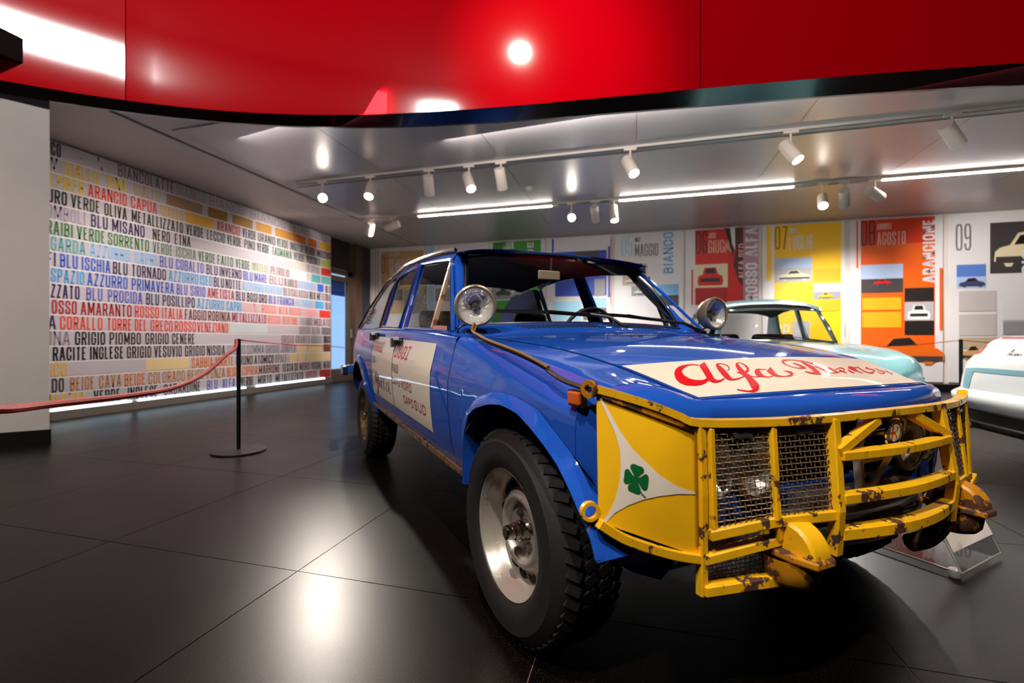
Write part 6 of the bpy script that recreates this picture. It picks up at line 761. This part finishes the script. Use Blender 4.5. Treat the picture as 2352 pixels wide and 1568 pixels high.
# --- wheels
def tread(b_):
    n = 52
    for i in range(n):
        for side in (0, 1, 2, 3):
            t = 2*PI*(i+.5*(side % 2))/n; yc = (.022, .064, .106, .148)[side]; w_ = .034
            R = np.array(Matrix.Rotation(t, 3, 'Y')); tilt_ = np.array(Matrix.Rotation((.45 if side < 2 else -.45)*(1 if side % 2 else -1), 3, 'Z'))
            P = np.array([(x, y, z) for x in (-.0115, .0115) for y in (-w_/2, w_/2) for z in (-.012, .006)]) @ tilt_.T
            if side == 0: P[:, 1] -= .004; P[P[:, 1] < -.01, 2] -= .012
            if side == 3: P[P[:, 1] > .01, 2] -= .008
            P = (P+np.array((0, yc, .306))) @ R.T
            b_.add(P, [(0, 1, 3, 2), (4, 6, 7, 5), (0, 4, 5, 1), (2, 3, 7, 6), (0, 2, 6, 4), (1, 5, 7, 3)])
def make_wheel():
    b_ = MB().lathe([(.186, .005), (.19, -.012), (.205, -.022), (.235, -.026), (.262, -.022), (.266, -.0225), (.270, -.019), (.288, -.008), (.298, .004), (.302, .02), (.303, .09), (.302, .15), (.296, .168), (.27, .185), (.22, .19), (.186, .17)], (0, 0, 0), (0, 1, 0), 72)
    tread(b_); wh = b_.obj('wheel', rubber, car, ang=40)
    rim = MB().lathe([(.186, .012), (.1905, .004), (.1905, -.006), (.186, -.010), (.181, -.006), (.178, .010), (.170, .016), (.167, .03), (.156, .036), (.153, .062), (.150, .070), (.146, .064), (.118, .052), (.114, .044), (.106, .034), (.097, .030), (.088, .034), (.083, .046), (.081, .056), (.060, .060), (.0, .062)], (0, 0, 0), (0, 1, 0), 64).obj('rim', steel, wh, ang=60)
    for i in range(15):
        t = 2*PI*i/15; c = (.1325*math.cos(t), .0565, .1325*math.sin(t))
        MB().disc(c, .0135, (0.0, 1, 0), 14).lathe([(.0135, 0), (.0155, -.003), (.0165, .003)], c, (0, 1, 0), 14).obj('vent_hole', voidm, rim)
    MB().lathe([(0, -.012), (.014, -.012), (.020, -.010), (.022, -.004), (.022, .012), (.026, .016), (.026, .03), (.030, .034), (.030, .06)], (0, 0, 0), (0, 1, 0), 28).obj('hub_cap', chrome, rim)
    MB().disc((0, -.0125, 0), .013, (0, 1, 0), 16).obj('hub_badge', mat('badge_dark', rgb(60, 50, 46), .4), rim)
    for i in range(4):
        t = 2*PI*i/4+.5; c = (.05*math.cos(t), .06, .05*math.sin(t)); MB().lathe([(0, -.016), (.009, -.016), (.012, -.004), (.012, 0)], c, (0, 1, 0), 6).obj('wheel_nut', trimm, rim)
    return wh
w0 = make_wheel(); w0.location = (.042, -.757, .312); w0.rotation_euler = (0, 0, .03)
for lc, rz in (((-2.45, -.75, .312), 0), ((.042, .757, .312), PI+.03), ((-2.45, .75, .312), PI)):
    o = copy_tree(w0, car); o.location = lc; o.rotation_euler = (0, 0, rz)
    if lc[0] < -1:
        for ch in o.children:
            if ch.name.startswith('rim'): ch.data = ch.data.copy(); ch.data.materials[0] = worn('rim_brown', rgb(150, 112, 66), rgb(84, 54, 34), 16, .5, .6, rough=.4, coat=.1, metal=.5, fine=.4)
MB().grid([[(-2.93, -.72, z), (-2.93, -.60, z)] for z in (.30, .40, .50)]).obj('mud_flap', rubber2, car)
# --- auxiliary lamps on the scuttle
lampb = worn('lamp_shell', rgb(150, 138, 112), rgb(110, 92, 66), 14, .5, .65, rough=.32, metal=.6)
lens = mat('lamp_lens', rgb(226, 220, 214), .16, .45, coat=1, bump=.9, bscale=60)
for sg, dr_ in ((-1, (.93, -.36, .02)), (1, (.985, .02, .02))):
    c = np.array((-.46, sg*.657, 1.016)); d = np.array(dr_)/np.linalg.norm(dr_); R0 = .081
    sh = MB().lathe([(0, -.075), (.03, -.073), (.055, -.06), (.072, -.038), (.081, -.01), (.083, .008), (.0845, .014), (.083, .020), (.076, .024), (.071, .022), (.0705, .016)], c, d, 40).obj('auxiliary_lamp', lampb, car)
    MB().lathe([(.071, .017), (.055, .026), (.03, .031), (0, .033)], c, d, 36).obj('lens', glass('lens_glass', (.97, .97, .97), 1.2, .02), sh)
    MB().lathe([(.070, .014), (.06, .002), (.045, -.012), (.022, -.024), (.0, -.028)], c, d, 36).obj('reflector', lens, sh, ang=20)
    MB().lathe([(0, .004), (.012, .003), (.016, -.01), (.016, -.026)], c, d, 16).obj('bulb_shield', trimm, sh)
    MB().tube([c+np.array((0, 0, -.075)), c+np.array((-.01, 0, -.105)), (c[0]-.03, c[1], .905)], .013, 8).box((c[0]-.03, c[1], .905), (.09, .06, .016)).obj('lamp_bracket', rubber2, sh)
    MB().tube(catmull([c+np.array((-.03, -.02, -.07)), (c[0]-.02, c[1]-.06, .93), (c[0]-.06, c[1]-.05, .905), (c[0]-.05, c[1]-.01, .915)], 5), .004, 6).obj('lamp_cable', rubber2, sh)
# --- tie rope from the lamp to the bull bar
RP = [(-.44, .66, .935), (-.39, .69, .912), (-.30, .718, .897), (-.23, .73, .887), (-.104, .748, .868), (.109, .757, .838), (.218, .758, .817), (.288, .758, .80)]
b_ = MB()
for k in (-1, 1): b_.tube(catmull([(p[0], -p[1]-.004*k-.006, p[2]+.005*k+.006) for p in RP], 5), .0052, 6)
b_.obj('tie_rope', mat('brown_rope', rgb(120, 84, 34), .8, bump=.8, bscale=400), car)
MB().tube(catmull([(.28, -.766, .805), (.335, -.772, .792), (.381, -.772, .782), (.44, -.768, .774), (.468, -.765, .772)], 4), .0065, 7).obj('tie_wire', mat('rust_wire', rgb(50, 34, 26), .7, bump=.6, bscale=300), car)

# ================================================================ front: grille, headlamps, bumper, bull bar
MB().box((.46, 0, .56), (.02, 1.0, .30)).obj('grille_backing', voidm, car, smooth=False)
q = MB()
for z in (.60, .565, .53): q.box((.49, 0, z), (.02, .62, .006))
q.obj('grille_bars', rubber2, car, smooth=False)
MB().box((.485, 0, .485), (.07, .92, .05)).obj('lower_grille_panel', blue, car, smooth=False)
SH = [(-.085, .675), (-.05, .692), (.05, .692), (.085, .675), (.082, .62), (.02, .505), (-.02, .505), (-.082, .62)]
P = [(.585+.28*(z-.505)*.9, y, z) for y, z in SH]
shg = MB().bar([np.array(p) for p in P], .024, .016, closed=True, up=(1, 0, .2)).obj('grille_shield', trimm, car)
for z in (.645, .61, .575, .54):
    hw = float(np.interp(z, [.505, .62, .675], [.018, .08, .084])); MB().box((.575+.25*(z-.505), 0, z), (.03, 2*hw, .008)).obj('shield_slat', trimm, shg, smooth=False)
ec = np.array((.647, 0, .652)); ed = np.array((1, 0, -.1)); 
em = MB().lathe([(0, 0), (.036, 0), (.038, .003), (.036, .006), (.034, .005)], ec, ed, 32).obj('round_emblem', chrome, shg)
e1 = np.array((0, 1., 0)); e2 = np.array((.1, 0, 1.))
def epl(pts, off): return [ec+ed*off+e1*a+e2*b for a, b in pts]
MB().disc(ec+ed*.0052, .034, ed, 32).obj('emblem_ring', mat('emblem_blue', rgb(24, 44, 120), .3), em)
MB().disc(ec+ed*.0058, .022, ed, 28).obj('emblem_field', mat('emblem_white', rgb(226, 220, 210), .3), em)
er = mat('emblem_red', rgb(190, 20, 30), .3)
MB().add(epl([(-.014, -.017), (-.009, -.02), (-.009, .02), (-.014, .017)], .0064), [(0, 1, 2, 3)]).add(epl([(-.0215, -.003), (-.002, -.003), (-.002, .003), (-.0215, .003)], .0064), [(0, 1, 2, 3)]).obj('emblem_cross', er, em, smooth=False)
sn = [(.004+.005*math.sin(t*9), .016-.032*t) for t in np.linspace(0, 1, 14)]; b_ = MB()
for k in range(13): 
    (a, z), (c, w_) = sn[k], sn[k+1]; b_.add(epl([(a-.0016, z), (a+.0022, z), (c+.0022, w_), (c-.0016, w_)], .0064), [(0, 1, 2, 3)])
b_.obj('emblem_serpent', mat('emblem_green', rgb(60, 120, 80), .3), em, smooth=False)
for i, ch in enumerate('ALFAROMEO'):
    t = (150-24*i if i < 4 else 135-24*i-10)*PI/180 if 0 else math.radians(158-17.0*i); V, F = text_geo(ch); r_ = .0245
    b_ = MB().add(epl([((r_+.007*v)*math.cos(t)+(u-.5)*.0055*math.sin(t), (r_+.007*v)*math.sin(t)-(u-.5)*.0055*math.cos(t)) for u, v in V], .0062), F); b_.obj('emblem_letter', mat('emblem_white', rgb(226, 220, 210), .3), em, smooth=False)
hl = glass('headlamp_glass', (.9, .9, .9), 1.2, .03)
for sg in (-1, 1):
    for y, x, r_ in ((.331, .53, .068), (.448, .508, .068)):
        c = np.array((x, sg*y, .573)); h_ = MB().lathe([(r_+.012, -.01), (r_+.012, .004), (r_, .008), (r_-.002, 0)], c, (1, 0, 0), 28).obj('headlamp', trimm, car)
        MB().lathe([(r_, 0), (r_*.8, -.02), (r_*.45, -.045), (0, -.055)], c, (1, 0, 0), 28).obj('reflector', lens, h_); MB().lathe([(r_, .004), (r_*.6, .014), (0, .018)], c, (1, 0, 0), 28).obj('lens', hl, h_)
q = MB()
bp_ = catmull([(.44, -.43, .405), (.50, -.38, .405), (.56, -.21, .41), (.60, 0, .412), (.56, .21, .41), (.50, .38, .405), (.44, .43, .405)], 5)
q.sweep(bp_, [(-.03, -.035), (.02, -.035), (.035, -.018), (.035, .018), (.02, .035), (-.03, .035)]).obj('front_bumper', grey_m, car, ang=50)
MB().prism([(.42, -.28, .445), (.60, -.22, .445), (.64, 0, .445), (.60, .22, .445), (.42, .28, .445)], (0, 0, .012)).obj('bumper_top', grey_m, car, smooth=False)
bevel(MB().box((.50, 0, .47), (.14, .40, .06)).obj('bumper_step', grey_m, car, smooth=False), .01)
# lower valance
MB().grid([[(x, y, z) for x, z in ((.46+.04*(1-y*y*4), .40), (.45, .35), (.40, .30), (.25, .27))] for y in np.linspace(-.5, .5, 9)]).obj('valance', blue, car)
bull = MB()
TOP = [(.470, .765, .776), (.496, .709, .759), (.525, .645, .737), (.546, .597, .716), (.562, .558, .702), (.606, .40, .699), (.634, .26, .701), (.650, .13, .704), (.655, 0, .705)]
tp = [(x, -y, z) for x, y, z in TOP]+[(x, y, z) for x, y, z in TOP[3:-1][::-1]]
bullo = bull.bar(catmull(tp, 3), .024, .016).obj('bull_bar', yellow, car, smooth=False)
def bb(path, a=.019, c=.019, m=yellow, name='bar', up=(0, 0, 1)): return bevel(MB().bar([np.array(p) for p in path], a, c, up=up).obj(name, m, bullo, smooth=False), .002, 1)
for sg in (-1, 1):
    f = lambda P: [(p[0], sg*p[1], p[2]) for p in P]
    bb(f([(.563, .557, .70), (.570, .558, .55), (.569, .557, .335)]), up=(1, 0, 0)); bb(f([(.572, .537, .69), (.582, .538, .47)]), .014, .016, up=(1, 0, 0))
    bb(f([(.609, .392, .697), (.628, .402, .49)]), .016, .016, up=(1, 0, 0)); bb(f([(.640, .229, .70), (.664, .25, .50), (.655, .246, .40)]), .024, .024, up=(1, 0, 0))
    bb(f([(.580, .548, .465), (.624, .402, .487), (.662, .25, .492)]), .018, .022); bb(f([(.569, .557, .413), (.615, .374, .442), (.638, .285, .440)]), .03, .020)
    bb(f([(.569, .557, .348), (.615, .36, .354)]), .034, .022); bb(f([(.620, .395, .48), (.618, .385, .445)]), .018, .024, up=(1, 0, 0))
    bb(f([(.655, .238, .628), (.652, .078, .690)]), .022, .022, up=(1, 0, 0))
    # side lower rail
    bb(catmull(f([(.524, .792, .510), (.534, .738, .474)][:2 if sg < 0 else 0]+[(.548, .665, .443), (.559, .61, .425), (.570, .557, .413)]), 3), .018, .020)
    rg = f([(.512, .805, .532)])[0]
    if sg < 0: MB().lathe([(.013, -.006), (.020, -.006), (.020, .006), (.013, .006), (.013, -.006)], rg, (1, sg*.2, 0), 20).obj('anchor_ring', yellow, bullo, smooth=False)
    if sg < 0: MB().lathe([(.010, -.006), (.020, -.006), (.020, .006), (.010, .006), (.010, -.006)], f([(.466, .772, .774)])[0], (.3, sg*1., 0), 14).obj('anchor_eye', rusty, bullo, smooth=False)
    # side panel
    PTL, PTR, PBR, PBL = [np.array(p) for p in ((.474, -.76, .772), (.563, -.557, .692), (.569, -.557, .415), (.522, -.79, .512))]
    if sg > 0: PTL, PBL = np.array((.525, -.645, .712)), np.array((.546, -.665, .46))
    nrm = np.array((.93, -.36, .02))
    def pan(s, t, off=0):
        p = (PTL*(1-s)+PTR*s)*(1-t)+(PBL*(1-s)+PBR*s)*t+nrm*(off+.010*math.sin(PI*min(max(s, 0), 1))*math.sin(PI*min(max(t, 0), 1))); return (p[0], sg*-p[1], p[2])
    MB().grid([[pan(s, t) for t in np.linspace(0, 1, 12)] for s in np.linspace(0, 1, 12)]).grid([[pan(s, t, -.002) for t in np.linspace(0, 1, 12)] for s in np.linspace(0, 1, 12)], flip=True).obj('side_panel', yellow_p, bullo, ang=60)
    MB().bar([pan(.965, t, .003) for t in np.linspace(.04, .9, 6)], .012, .004, up=(1, 0, 0)).obj('panel_strip', worn('brass_strip', rgb(150, 100, 16), rgb(80, 50, 26), 12, .5, .7), bullo)
    bb([pan(s, .02, .004) for s in np.linspace(.05, .97, 6)], .008, .016, rusty, 'panel_flange')
    if sg == -1:
        # densify flat artwork so that it follows the bulge
        def art(poly, off, name, m):
            cu = bmesh.new(); vs = [cu.verts.new((s, t, 0)) for s, t in poly]; cu.faces.new(vs); bmesh.ops.triangulate(cu, faces=cu.faces)
            for _ in range(3): bmesh.ops.subdivide_edges(cu, edges=[e for e in cu.edges if e.calc_length() > .06], cuts=1); bmesh.ops.triangulate(cu, faces=cu.faces)
            cu.verts.index_update(); b2 = MB().add([pan(v.co.x, v.co.y, off) for v in cu.verts], [tuple(v.index for v in f_.verts) for f_ in cu.faces]); cu.free(); return b2.obj(name, m, bullo)
        art(TRI, .0012, 'white_triangle', worn('triangle_white', rgb(222, 210, 196), rgb(150, 120, 90), 9, .66, .8, fine=.12))
        for P in LEAF: art(P, .0022, 'clover_leaf', mat('clover_green', rgb(10, 92, 42), .4, coat=.5))
    # woven wire screens
    wire = mat('screen_wire', rgb(112, 92, 72), .42, .6)
    def screen(A, B, D, E_, nx, nz, name):
        A, B, D, E_ = [np.array(f([p])[0]) for p in (A, B, D, E_)]; nn = np.cross(B-A, D-A); nn /= np.linalg.norm(nn); b2 = MB(); r_ = .0014
        Q = lambda s, t: (A*(1-s)+B*s)*(1-t)+(D*(1-s)+E_*s)*t
        for i in range(nx+1): b2.tube([Q((i)/nx, k/(nz*2))+nn*.0017*(1 if (k//2+i) % 2 else -1)*(k % 2) for k in range(nz*2+1)], r_, 4, caps=False)
        for j in range(nz+1): b2.tube([Q(k/(nx*2), j/nz)-nn*.0017*(1 if (k//2+j) % 2 else -1)*(k % 2) for k in range(nx*2+1)], r_, 4, caps=False)
        return b2.obj(name, wire, bullo, kind='stuff')
    screen((.574, .535, .688), (.607, .402, .690), (.582, .537, .478), (.626, .410, .494), 11, 17, 'wire_screen')
    screen((.611, .384, .690), (.636, .240, .692), (.630, .394, .496), (.660, .262, .500), 11, 16, 'wire_screen')
    screen((.560, .545, .402), (.605, .365, .430), (.560, .545, .358), (.605, .365, .364), 16, 6, 'wire_screen')
    for a, c in (((.574, .534, .688), (.607, .403, .690)), ((.611, .383, .690), (.636, .241, .692))):
        b_ = MB().bar(f([a, c]), .004, .010); a_, c_ = np.array(f([a])[0]), np.array(f([c])[0]); b_.bar([a_*.62+c_*.38-np.array((-.003, 0, .018)), a_*.3+c_*.7-np.array((-.003, 0, .018))], .004, .008); b_.obj('screen_tab', trimm, bullo, smooth=False)
    # recovery hook: half drum, lip plate and bowl
    c = np.array((.632, sg*.352, .422))
    dm = MB().lathe([(0, -.030), (.058, -.030), (.064, -.024), (.064, .024), (.058, .030), (0, .030)], c, (0, 1, 0), 20, -1.1*PI, .1*PI).obj('hook_dome', yellow if sg < 0 else rusty, bullo, ang=40)
    bevel(MB().prism([(c[0]-.07, c[1]-.05, .412), (c[0]+.03, c[1]-.054, .412), (c[0]+.072, c[1]-.03, .406), (c[0]+.072, c[1]+.03, .406), (c[0]+.03, c[1]+.054, .412), (c[0]-.07, c[1]+.05, .412)], (0, 0, .016)).obj('hook_plate', rusty, bullo, smooth=False), .004)
    MB().lathe([(0, -.052), (.028, -.052), (.044, -.046), (.054, -.034), (.058, -.012), (.059, .012)], (c[0]-.004, c[1], .398), (0, 0, 1), 22).obj('hook_bowl', rusty, bullo)
    b_ = MB().tube(catmull(f([(.60, .29, .50), (.63, .27, .44), (.638, .255, .39), (.608, .25, .335), (.566, .25, .305)]), 5), .024, 8); 
    if sg > 0: b_.obj('tow_horn', worn('horn_rust', rgb(120, 72, 24), rgb(60, 36, 26), 9, .45, .6), bullo)
def bowed(z, xe, xc, ye_, h=.02, d=.03): bb(catmull([(xe, -ye_, z), (xe+(xc-xe)*.72, -ye_*.5, z+.001), (xc, 0, z+.001), (xe+(xc-xe)*.72, ye_*.5, z+.001), (xe, ye_, z)], 3), d, h)
bowed(.619, .655, .676, .232); bowed(.525, .660, .684, .236, .022); bowed(.446, .655, .690, .236, .026, .034)
# ================================================================ pale blue saloon behind
aq = mat('aqua_paint', rgb(128, 186, 196), .3, coat=1); aqd = mat('aqua_paint_dark', rgb(60, 130, 150), .3, coat=1)
mc = thing('pale_blue_car', 'pale blue classic saloon parked behind the blue rally car', 'car', (1.488, 5.973, 0), math.atan2(-.9967, .0826))
def pw(x): return float(np.interp(x, [-2.9, -2.5, -1.5, 0, .9, 1.25, 1.42, 1.5], [.55, .68, .74, .74, .72, .68, .58, .40]))
def ptop(x): return float(np.interp(x, [-2.9, -2.4, -1.5, 0, .5, 1.0, 1.25, 1.42, 1.5], [.70, .82, .86, .855, .84, .80, .75, .66, .55]))
def sec(x):
    w_, t = pw(x), ptop(x); cb = float(np.interp(x, [-2.9, -2.3, 0, .8, 1.3, 1.5], [.02, .05, .02, .03, .01, 0])); 
    return [(x, -w_*.90, .24), (x, -w_*.97, .32), (x, -w_, .45), (x, -w_, .58), (x, -w_*.99, t-.16), (x, -w_*.97, t-.08), (x, -w_*.92, t-.025), (x, -w_*.84, t), (x, -w_*.74, t-.008), (x, -w_*.6, t-.02), (x, -w_*.35, t-.005+cb), (x, 0, t+.005+cb)]
X = list(np.linspace(-2.9, 1.2, 24))+[1.28, 1.36, 1.42, 1.46, 1.5]
G = [sec(x)+[(p[0], -p[1], p[2]) for p in sec(x)[:-1][::-1]] for x in X]
b_ = MB().grid(G); n0 = len(G[0]); b_.f += [tuple(range((len(X)-1)*n0, len(X)*n0)), tuple(range(n0))[::-1]]
b_.obj('body', aq, mc, ang=60)
roofp = []
for x, hw, z in ((-.28, .53, 1.255), (-.36, .55, 1.30), (-.6, .56, 1.335), (-1.0, .565, 1.345), (-1.4, .55, 1.325), (-1.75, .52, 1.26)): roofp.append([(x, v*hw, z+.05*(1-abs(v)**2.4)-.03*abs(v)**6) for v in np.linspace(-1, 1, 17)])
MB().grid(roofp).obj('roof', aq, mc, ang=60)
r2 = np.array(roofp); r2[..., 2] -= .03; MB().grid(r2, flip=True).obj('headliner', inter, mc)
wb_ = [(0+.10*(1-v*v)-.04, v*.60, .862+.02*(1-v*v)) for v in np.linspace(-1, 1, 13)]; wt = [(-.30+.05*(1-v*v), v*.52, 1.225+.02*(1-v*v)) for v in np.linspace(-1, 1, 13)]
G = [[a, tuple((np.array(a)+np.array(c))/2+np.array((.02, 0, .01))), c] for a, c in zip(wb_, wt)]; w2 = MB().grid(G).obj('windscreen', cglass, mc)
g = np.array(G); lp = list(g[:, 0])+list(g[-1, 1:])+list(g[::-1, -1][1:])+list(g[0, ::-1][1:-1])
MB().tube([np.array(p) for p in lp], .014, 6, closed=True).obj('windscreen_trim', chrome, w2)
MB().grid([[roofp[0][min(16, int(round(k*16/12)))], wt[k]] for k in range(13)]).obj('header_rail', rubber2, w2)
for sg in (-1, 1):
    f = lambda P: [(p[0], sg*p[1], p[2]) for p in P]
    MB().prism(f([(-.04, .60, .86), (-.16, .65, .86), (-.42, .555, 1.27), (-.30, .52, 1.235)]), (0, -sg*.03, 0)).obj('front_pillar', aq, mc, smooth=False)
    MB().prism(f([(-.95, .68, .86), (-1.02, .68, .86), (-1.02, .56, 1.30), (-.97, .56, 1.30)]), (0, -sg*.03, 0)).obj('centre_pillar', aq, mc, smooth=False)
    MB().prism(f([(-1.75, .66, .86), (-2.2, .62, .86), (-1.80, .52, 1.24), (-1.62, .54, 1.28)]), (0, -sg*.03, 0)).obj('rear_pillar', aq, mc, smooth=False)
    for P in ([(-.16, .655, .87), (-.95, .69, .87), (-.97, .565, 1.29), (-.42, .56, 1.265)], [(-1.02, .69, .87), (-1.75, .665, .87), (-1.62, .545, 1.275), (-1.02, .565, 1.295)]):
        o = MB().add(f(P), [(0, 1, 2, 3)]).obj('window_glass', cglass, mc, smooth=False); MB().tube([np.array(p) for p in f(P)], .010, 6, closed=True).obj('window_trim', chrome, o)
    MB().tube([np.array(p)+np.array((0, sg*.012, -.012)) for p in f([(x, hw, z-.03) for x, hw, z in ((-.28, .53, 1.255), (-.36, .55, 1.30), (-.6, .56, 1.335), (-1.0, .565, 1.345), (-1.4, .55, 1.325), (-1.75, .52, 1.26))])], .010, 6).obj('drip_rail', chrome, mc)
    MB().lathe([(0, .02), (.06, .015), (.08, 0), (.085, -.02), (.09, -.03)], (1.44, sg*.46, .50), (1, 0, 0), 24).obj('headlamp', lens, mc)
    for x in (.95, -1.75):
        MB().lathe([(.0, .02), (.12, .0), (.17, -.005), (.2, -.02), (.26, -.025), (.29, -.005), (.30, .02), (.30, .14), (.2, .16)], (x, sg*.73, .30), (0, -sg, 0), 32).obj('wheel', rubber, mc)
    MB().tube([(-.45+.0, sg*.30-.14, .865), (-.42, sg*.30, .90), (-.45, sg*.30+.14, .865)], .01, 6).obj('seat_rail', inter, mc)
    bevel(MB().box((-1.15, sg*.33, .72), (.14, .5, .5)).obj('seat_backrest', mat('seat_maroon', rgb(96, 30, 28), .8), mc), .05)
MB().grid([[(-1.75, v*.52, 1.255), (-2.3, v*.60, .86)] for v in (-1, 0, 1)]).obj('rear_window', cglass, mc)
MB().tube([(1.5, -.5, .42), (1.56, -.3, .42), (1.58, 0, .42), (1.56, .3, .42), (1.5, .5, .42)], .035, 8).obj('front_bumper', chrome, mc)
MB().box((-.6, 0, .845), (1.0, 1.2, .02)).obj('cabin_floor', inter, mc)
for p0, p1 in (((.03, .25, .885), (-.06, -.22, .93)), ((.02, .50, .875), (-.08, .10, .93))): MB().tube([p0, p1], .006, 5).obj('wiper', trimm, mc)

# ================================================================ white roadster, tail towards the viewer
wp = mat('white_car_paint', rgb(232, 236, 238), .28, coat=1)
wc = thing('white_car', 'white sports car seen from its tail at the right edge', 'car', (2.45, 4.18, 0), math.radians(0))
# local x forward (away from its tail), y left
Z_ = [.33, .37, .42, .46, .475, .50, .60, .70, .745, .79, .84, .88, .905, .915, .90]
OFF = [.06, .015, -.01, -.012, .0, .045, .05, .065, .085, .11, .14, .17, .21, .28, .62]
HW = [.80, .84, .855, .855, .85, .84, .82, .80, .77, .73, .69, .66, .64, .62, .60]
G = []
for z, o_, h_ in zip(Z_, OFF, HW):
    row = []
    for t in np.linspace(-1, 1, 31):
        a = t*PI/2; yy = h_*math.copysign(abs(math.sin(a))**.62, a); xx = o_+.30*(1-abs(math.cos(a))**.55)
        row.append((xx, yy, z))
    row = [(3.9, row[0][1]*.9, z)]+[(1.6, row[0][1], z)]+row+[(1.6, row[-1][1], z)]+[(3.9, row[-1][1]*.9, z)]; G.append(row)
MB().grid(G).obj('body', wp, wc, ang=50)
MB().grid([[(.62, y, .90), (1.2, y, .97+.02*(1-(y/.6)**2)), (3.9, y, .85)] for y in np.linspace(-.6, .6, 7)]).obj('rear_deck', wp, wc)
def tail(y, z):   # outer face x at a height
    h_ = float(np.interp(z, Z_, HW)); s = min(abs(y)/h_, .999); a = math.asin(s**(1/.62)); return float(np.interp(z, Z_, OFF))+.30*(1-math.cos(a)**.55)
dk = mat('diffuser_black', rgb(18, 16, 17), .45)
G = [[(tail(y, .36)+dx, y*k, z) for dx, k, z in ((.005, .99, .345), (.03, .97, .30), (.05, .95, .25), (.12, .9, .20), (.5, .85, .17))] for y in np.linspace(-.79, .79, 25)]
MB().grid(G).obj('diffuser', dk, wc, ang=60)
MB().tube([(tail(y, .36)-.0, y*.98, .262) for y in np.linspace(-.78, .78, 25)], .010, 6).obj('diffuser_lip', dk, wc)
q = MB(); q.grid([[(tail(y, z)-.004, y, z) for z in np.linspace(.50 if abs(y) > .52 else .64, .675-.02*(abs(y)/.66)**4, 5)] for y in np.linspace(-.62, .62, 27)]); q.obj('plate_recess', mat('recess_tint', rgb(120, 166, 182), .4), wc)
MB().box((1.0, 0, .25), (1.6, 1.5, .16)).obj('underbody', dk, wc)
red_l = mat('tail_lens', rgb(226, 40, 40), .12, coat=1); orl = mat('tail_lens_amber', rgb(240, 140, 100), .12, coat=1)
for sg in (-1, 1):
    ys = np.linspace(.52, .70, 8); lo = lambda y: .775+.12*(.60-y); hi = lambda y: .845-.05*(y-.52)-(max(0, y-.6)*.35)
    t_ = MB().grid([[(tail(y, z)-.006, sg*y, z) for z in np.linspace(lo(y), hi(y), 5)] for y in ys]).obj('tail_lamp', red_l, wc)
    MB().grid([[(tail(y, z)-.009, sg*y, z) for z in np.linspace(lo(y)+.015, hi(y)-.02, 4)] for y in ys[2:-1]]).obj('tail_lamp_core', orl, t_)
    for x in (1.15, 3.0): MB().lathe([(0, .02), (.16, .0), (.2, -.02), (.27, -.03), (.31, -.0), (.32, .03), (.32, .18), (.2, .2)], (x, sg*.80, .32), (0, -sg, 0), 36).obj('wheel', rubber, wc)
MB().bar([(tail(y, .90)-.004, y, .898) for y in np.linspace(-.42, .42, 13)], .014, .012).obj('brake_light_strip', red_l, wc)
eb = MB().lathe([(0, -.012), (.036, -.010), (.042, -.004), (.042, .004)], (tail(0, .845)+.0, .33*0, .845), (1, 0, -.5), 24).obj('round_emblem', chrome, wc)
MB().disc((tail(0, .845)-.014, 0, .849), .03, (1, 0, -.5), 20).obj('emblem_face', mat('emblem_gold', rgb(196, 176, 140), .3, .5), eb)
b_ = MB(); scr = [(0, 0), (.02, .035), (.03, .04), (.02, 0), (.04, .012), (.05, .0), (.06, .014), (.075, 0), (.09, .014), (.10, 0), (.12, .012), (.14, .002)]
b_.tube([(tail(.17-x, .775+z)-.004, .17-x, .775+z) for x, z in catmull(scr, 3)], .0022, 5); b_.obj('script_badge', chrome, wc)
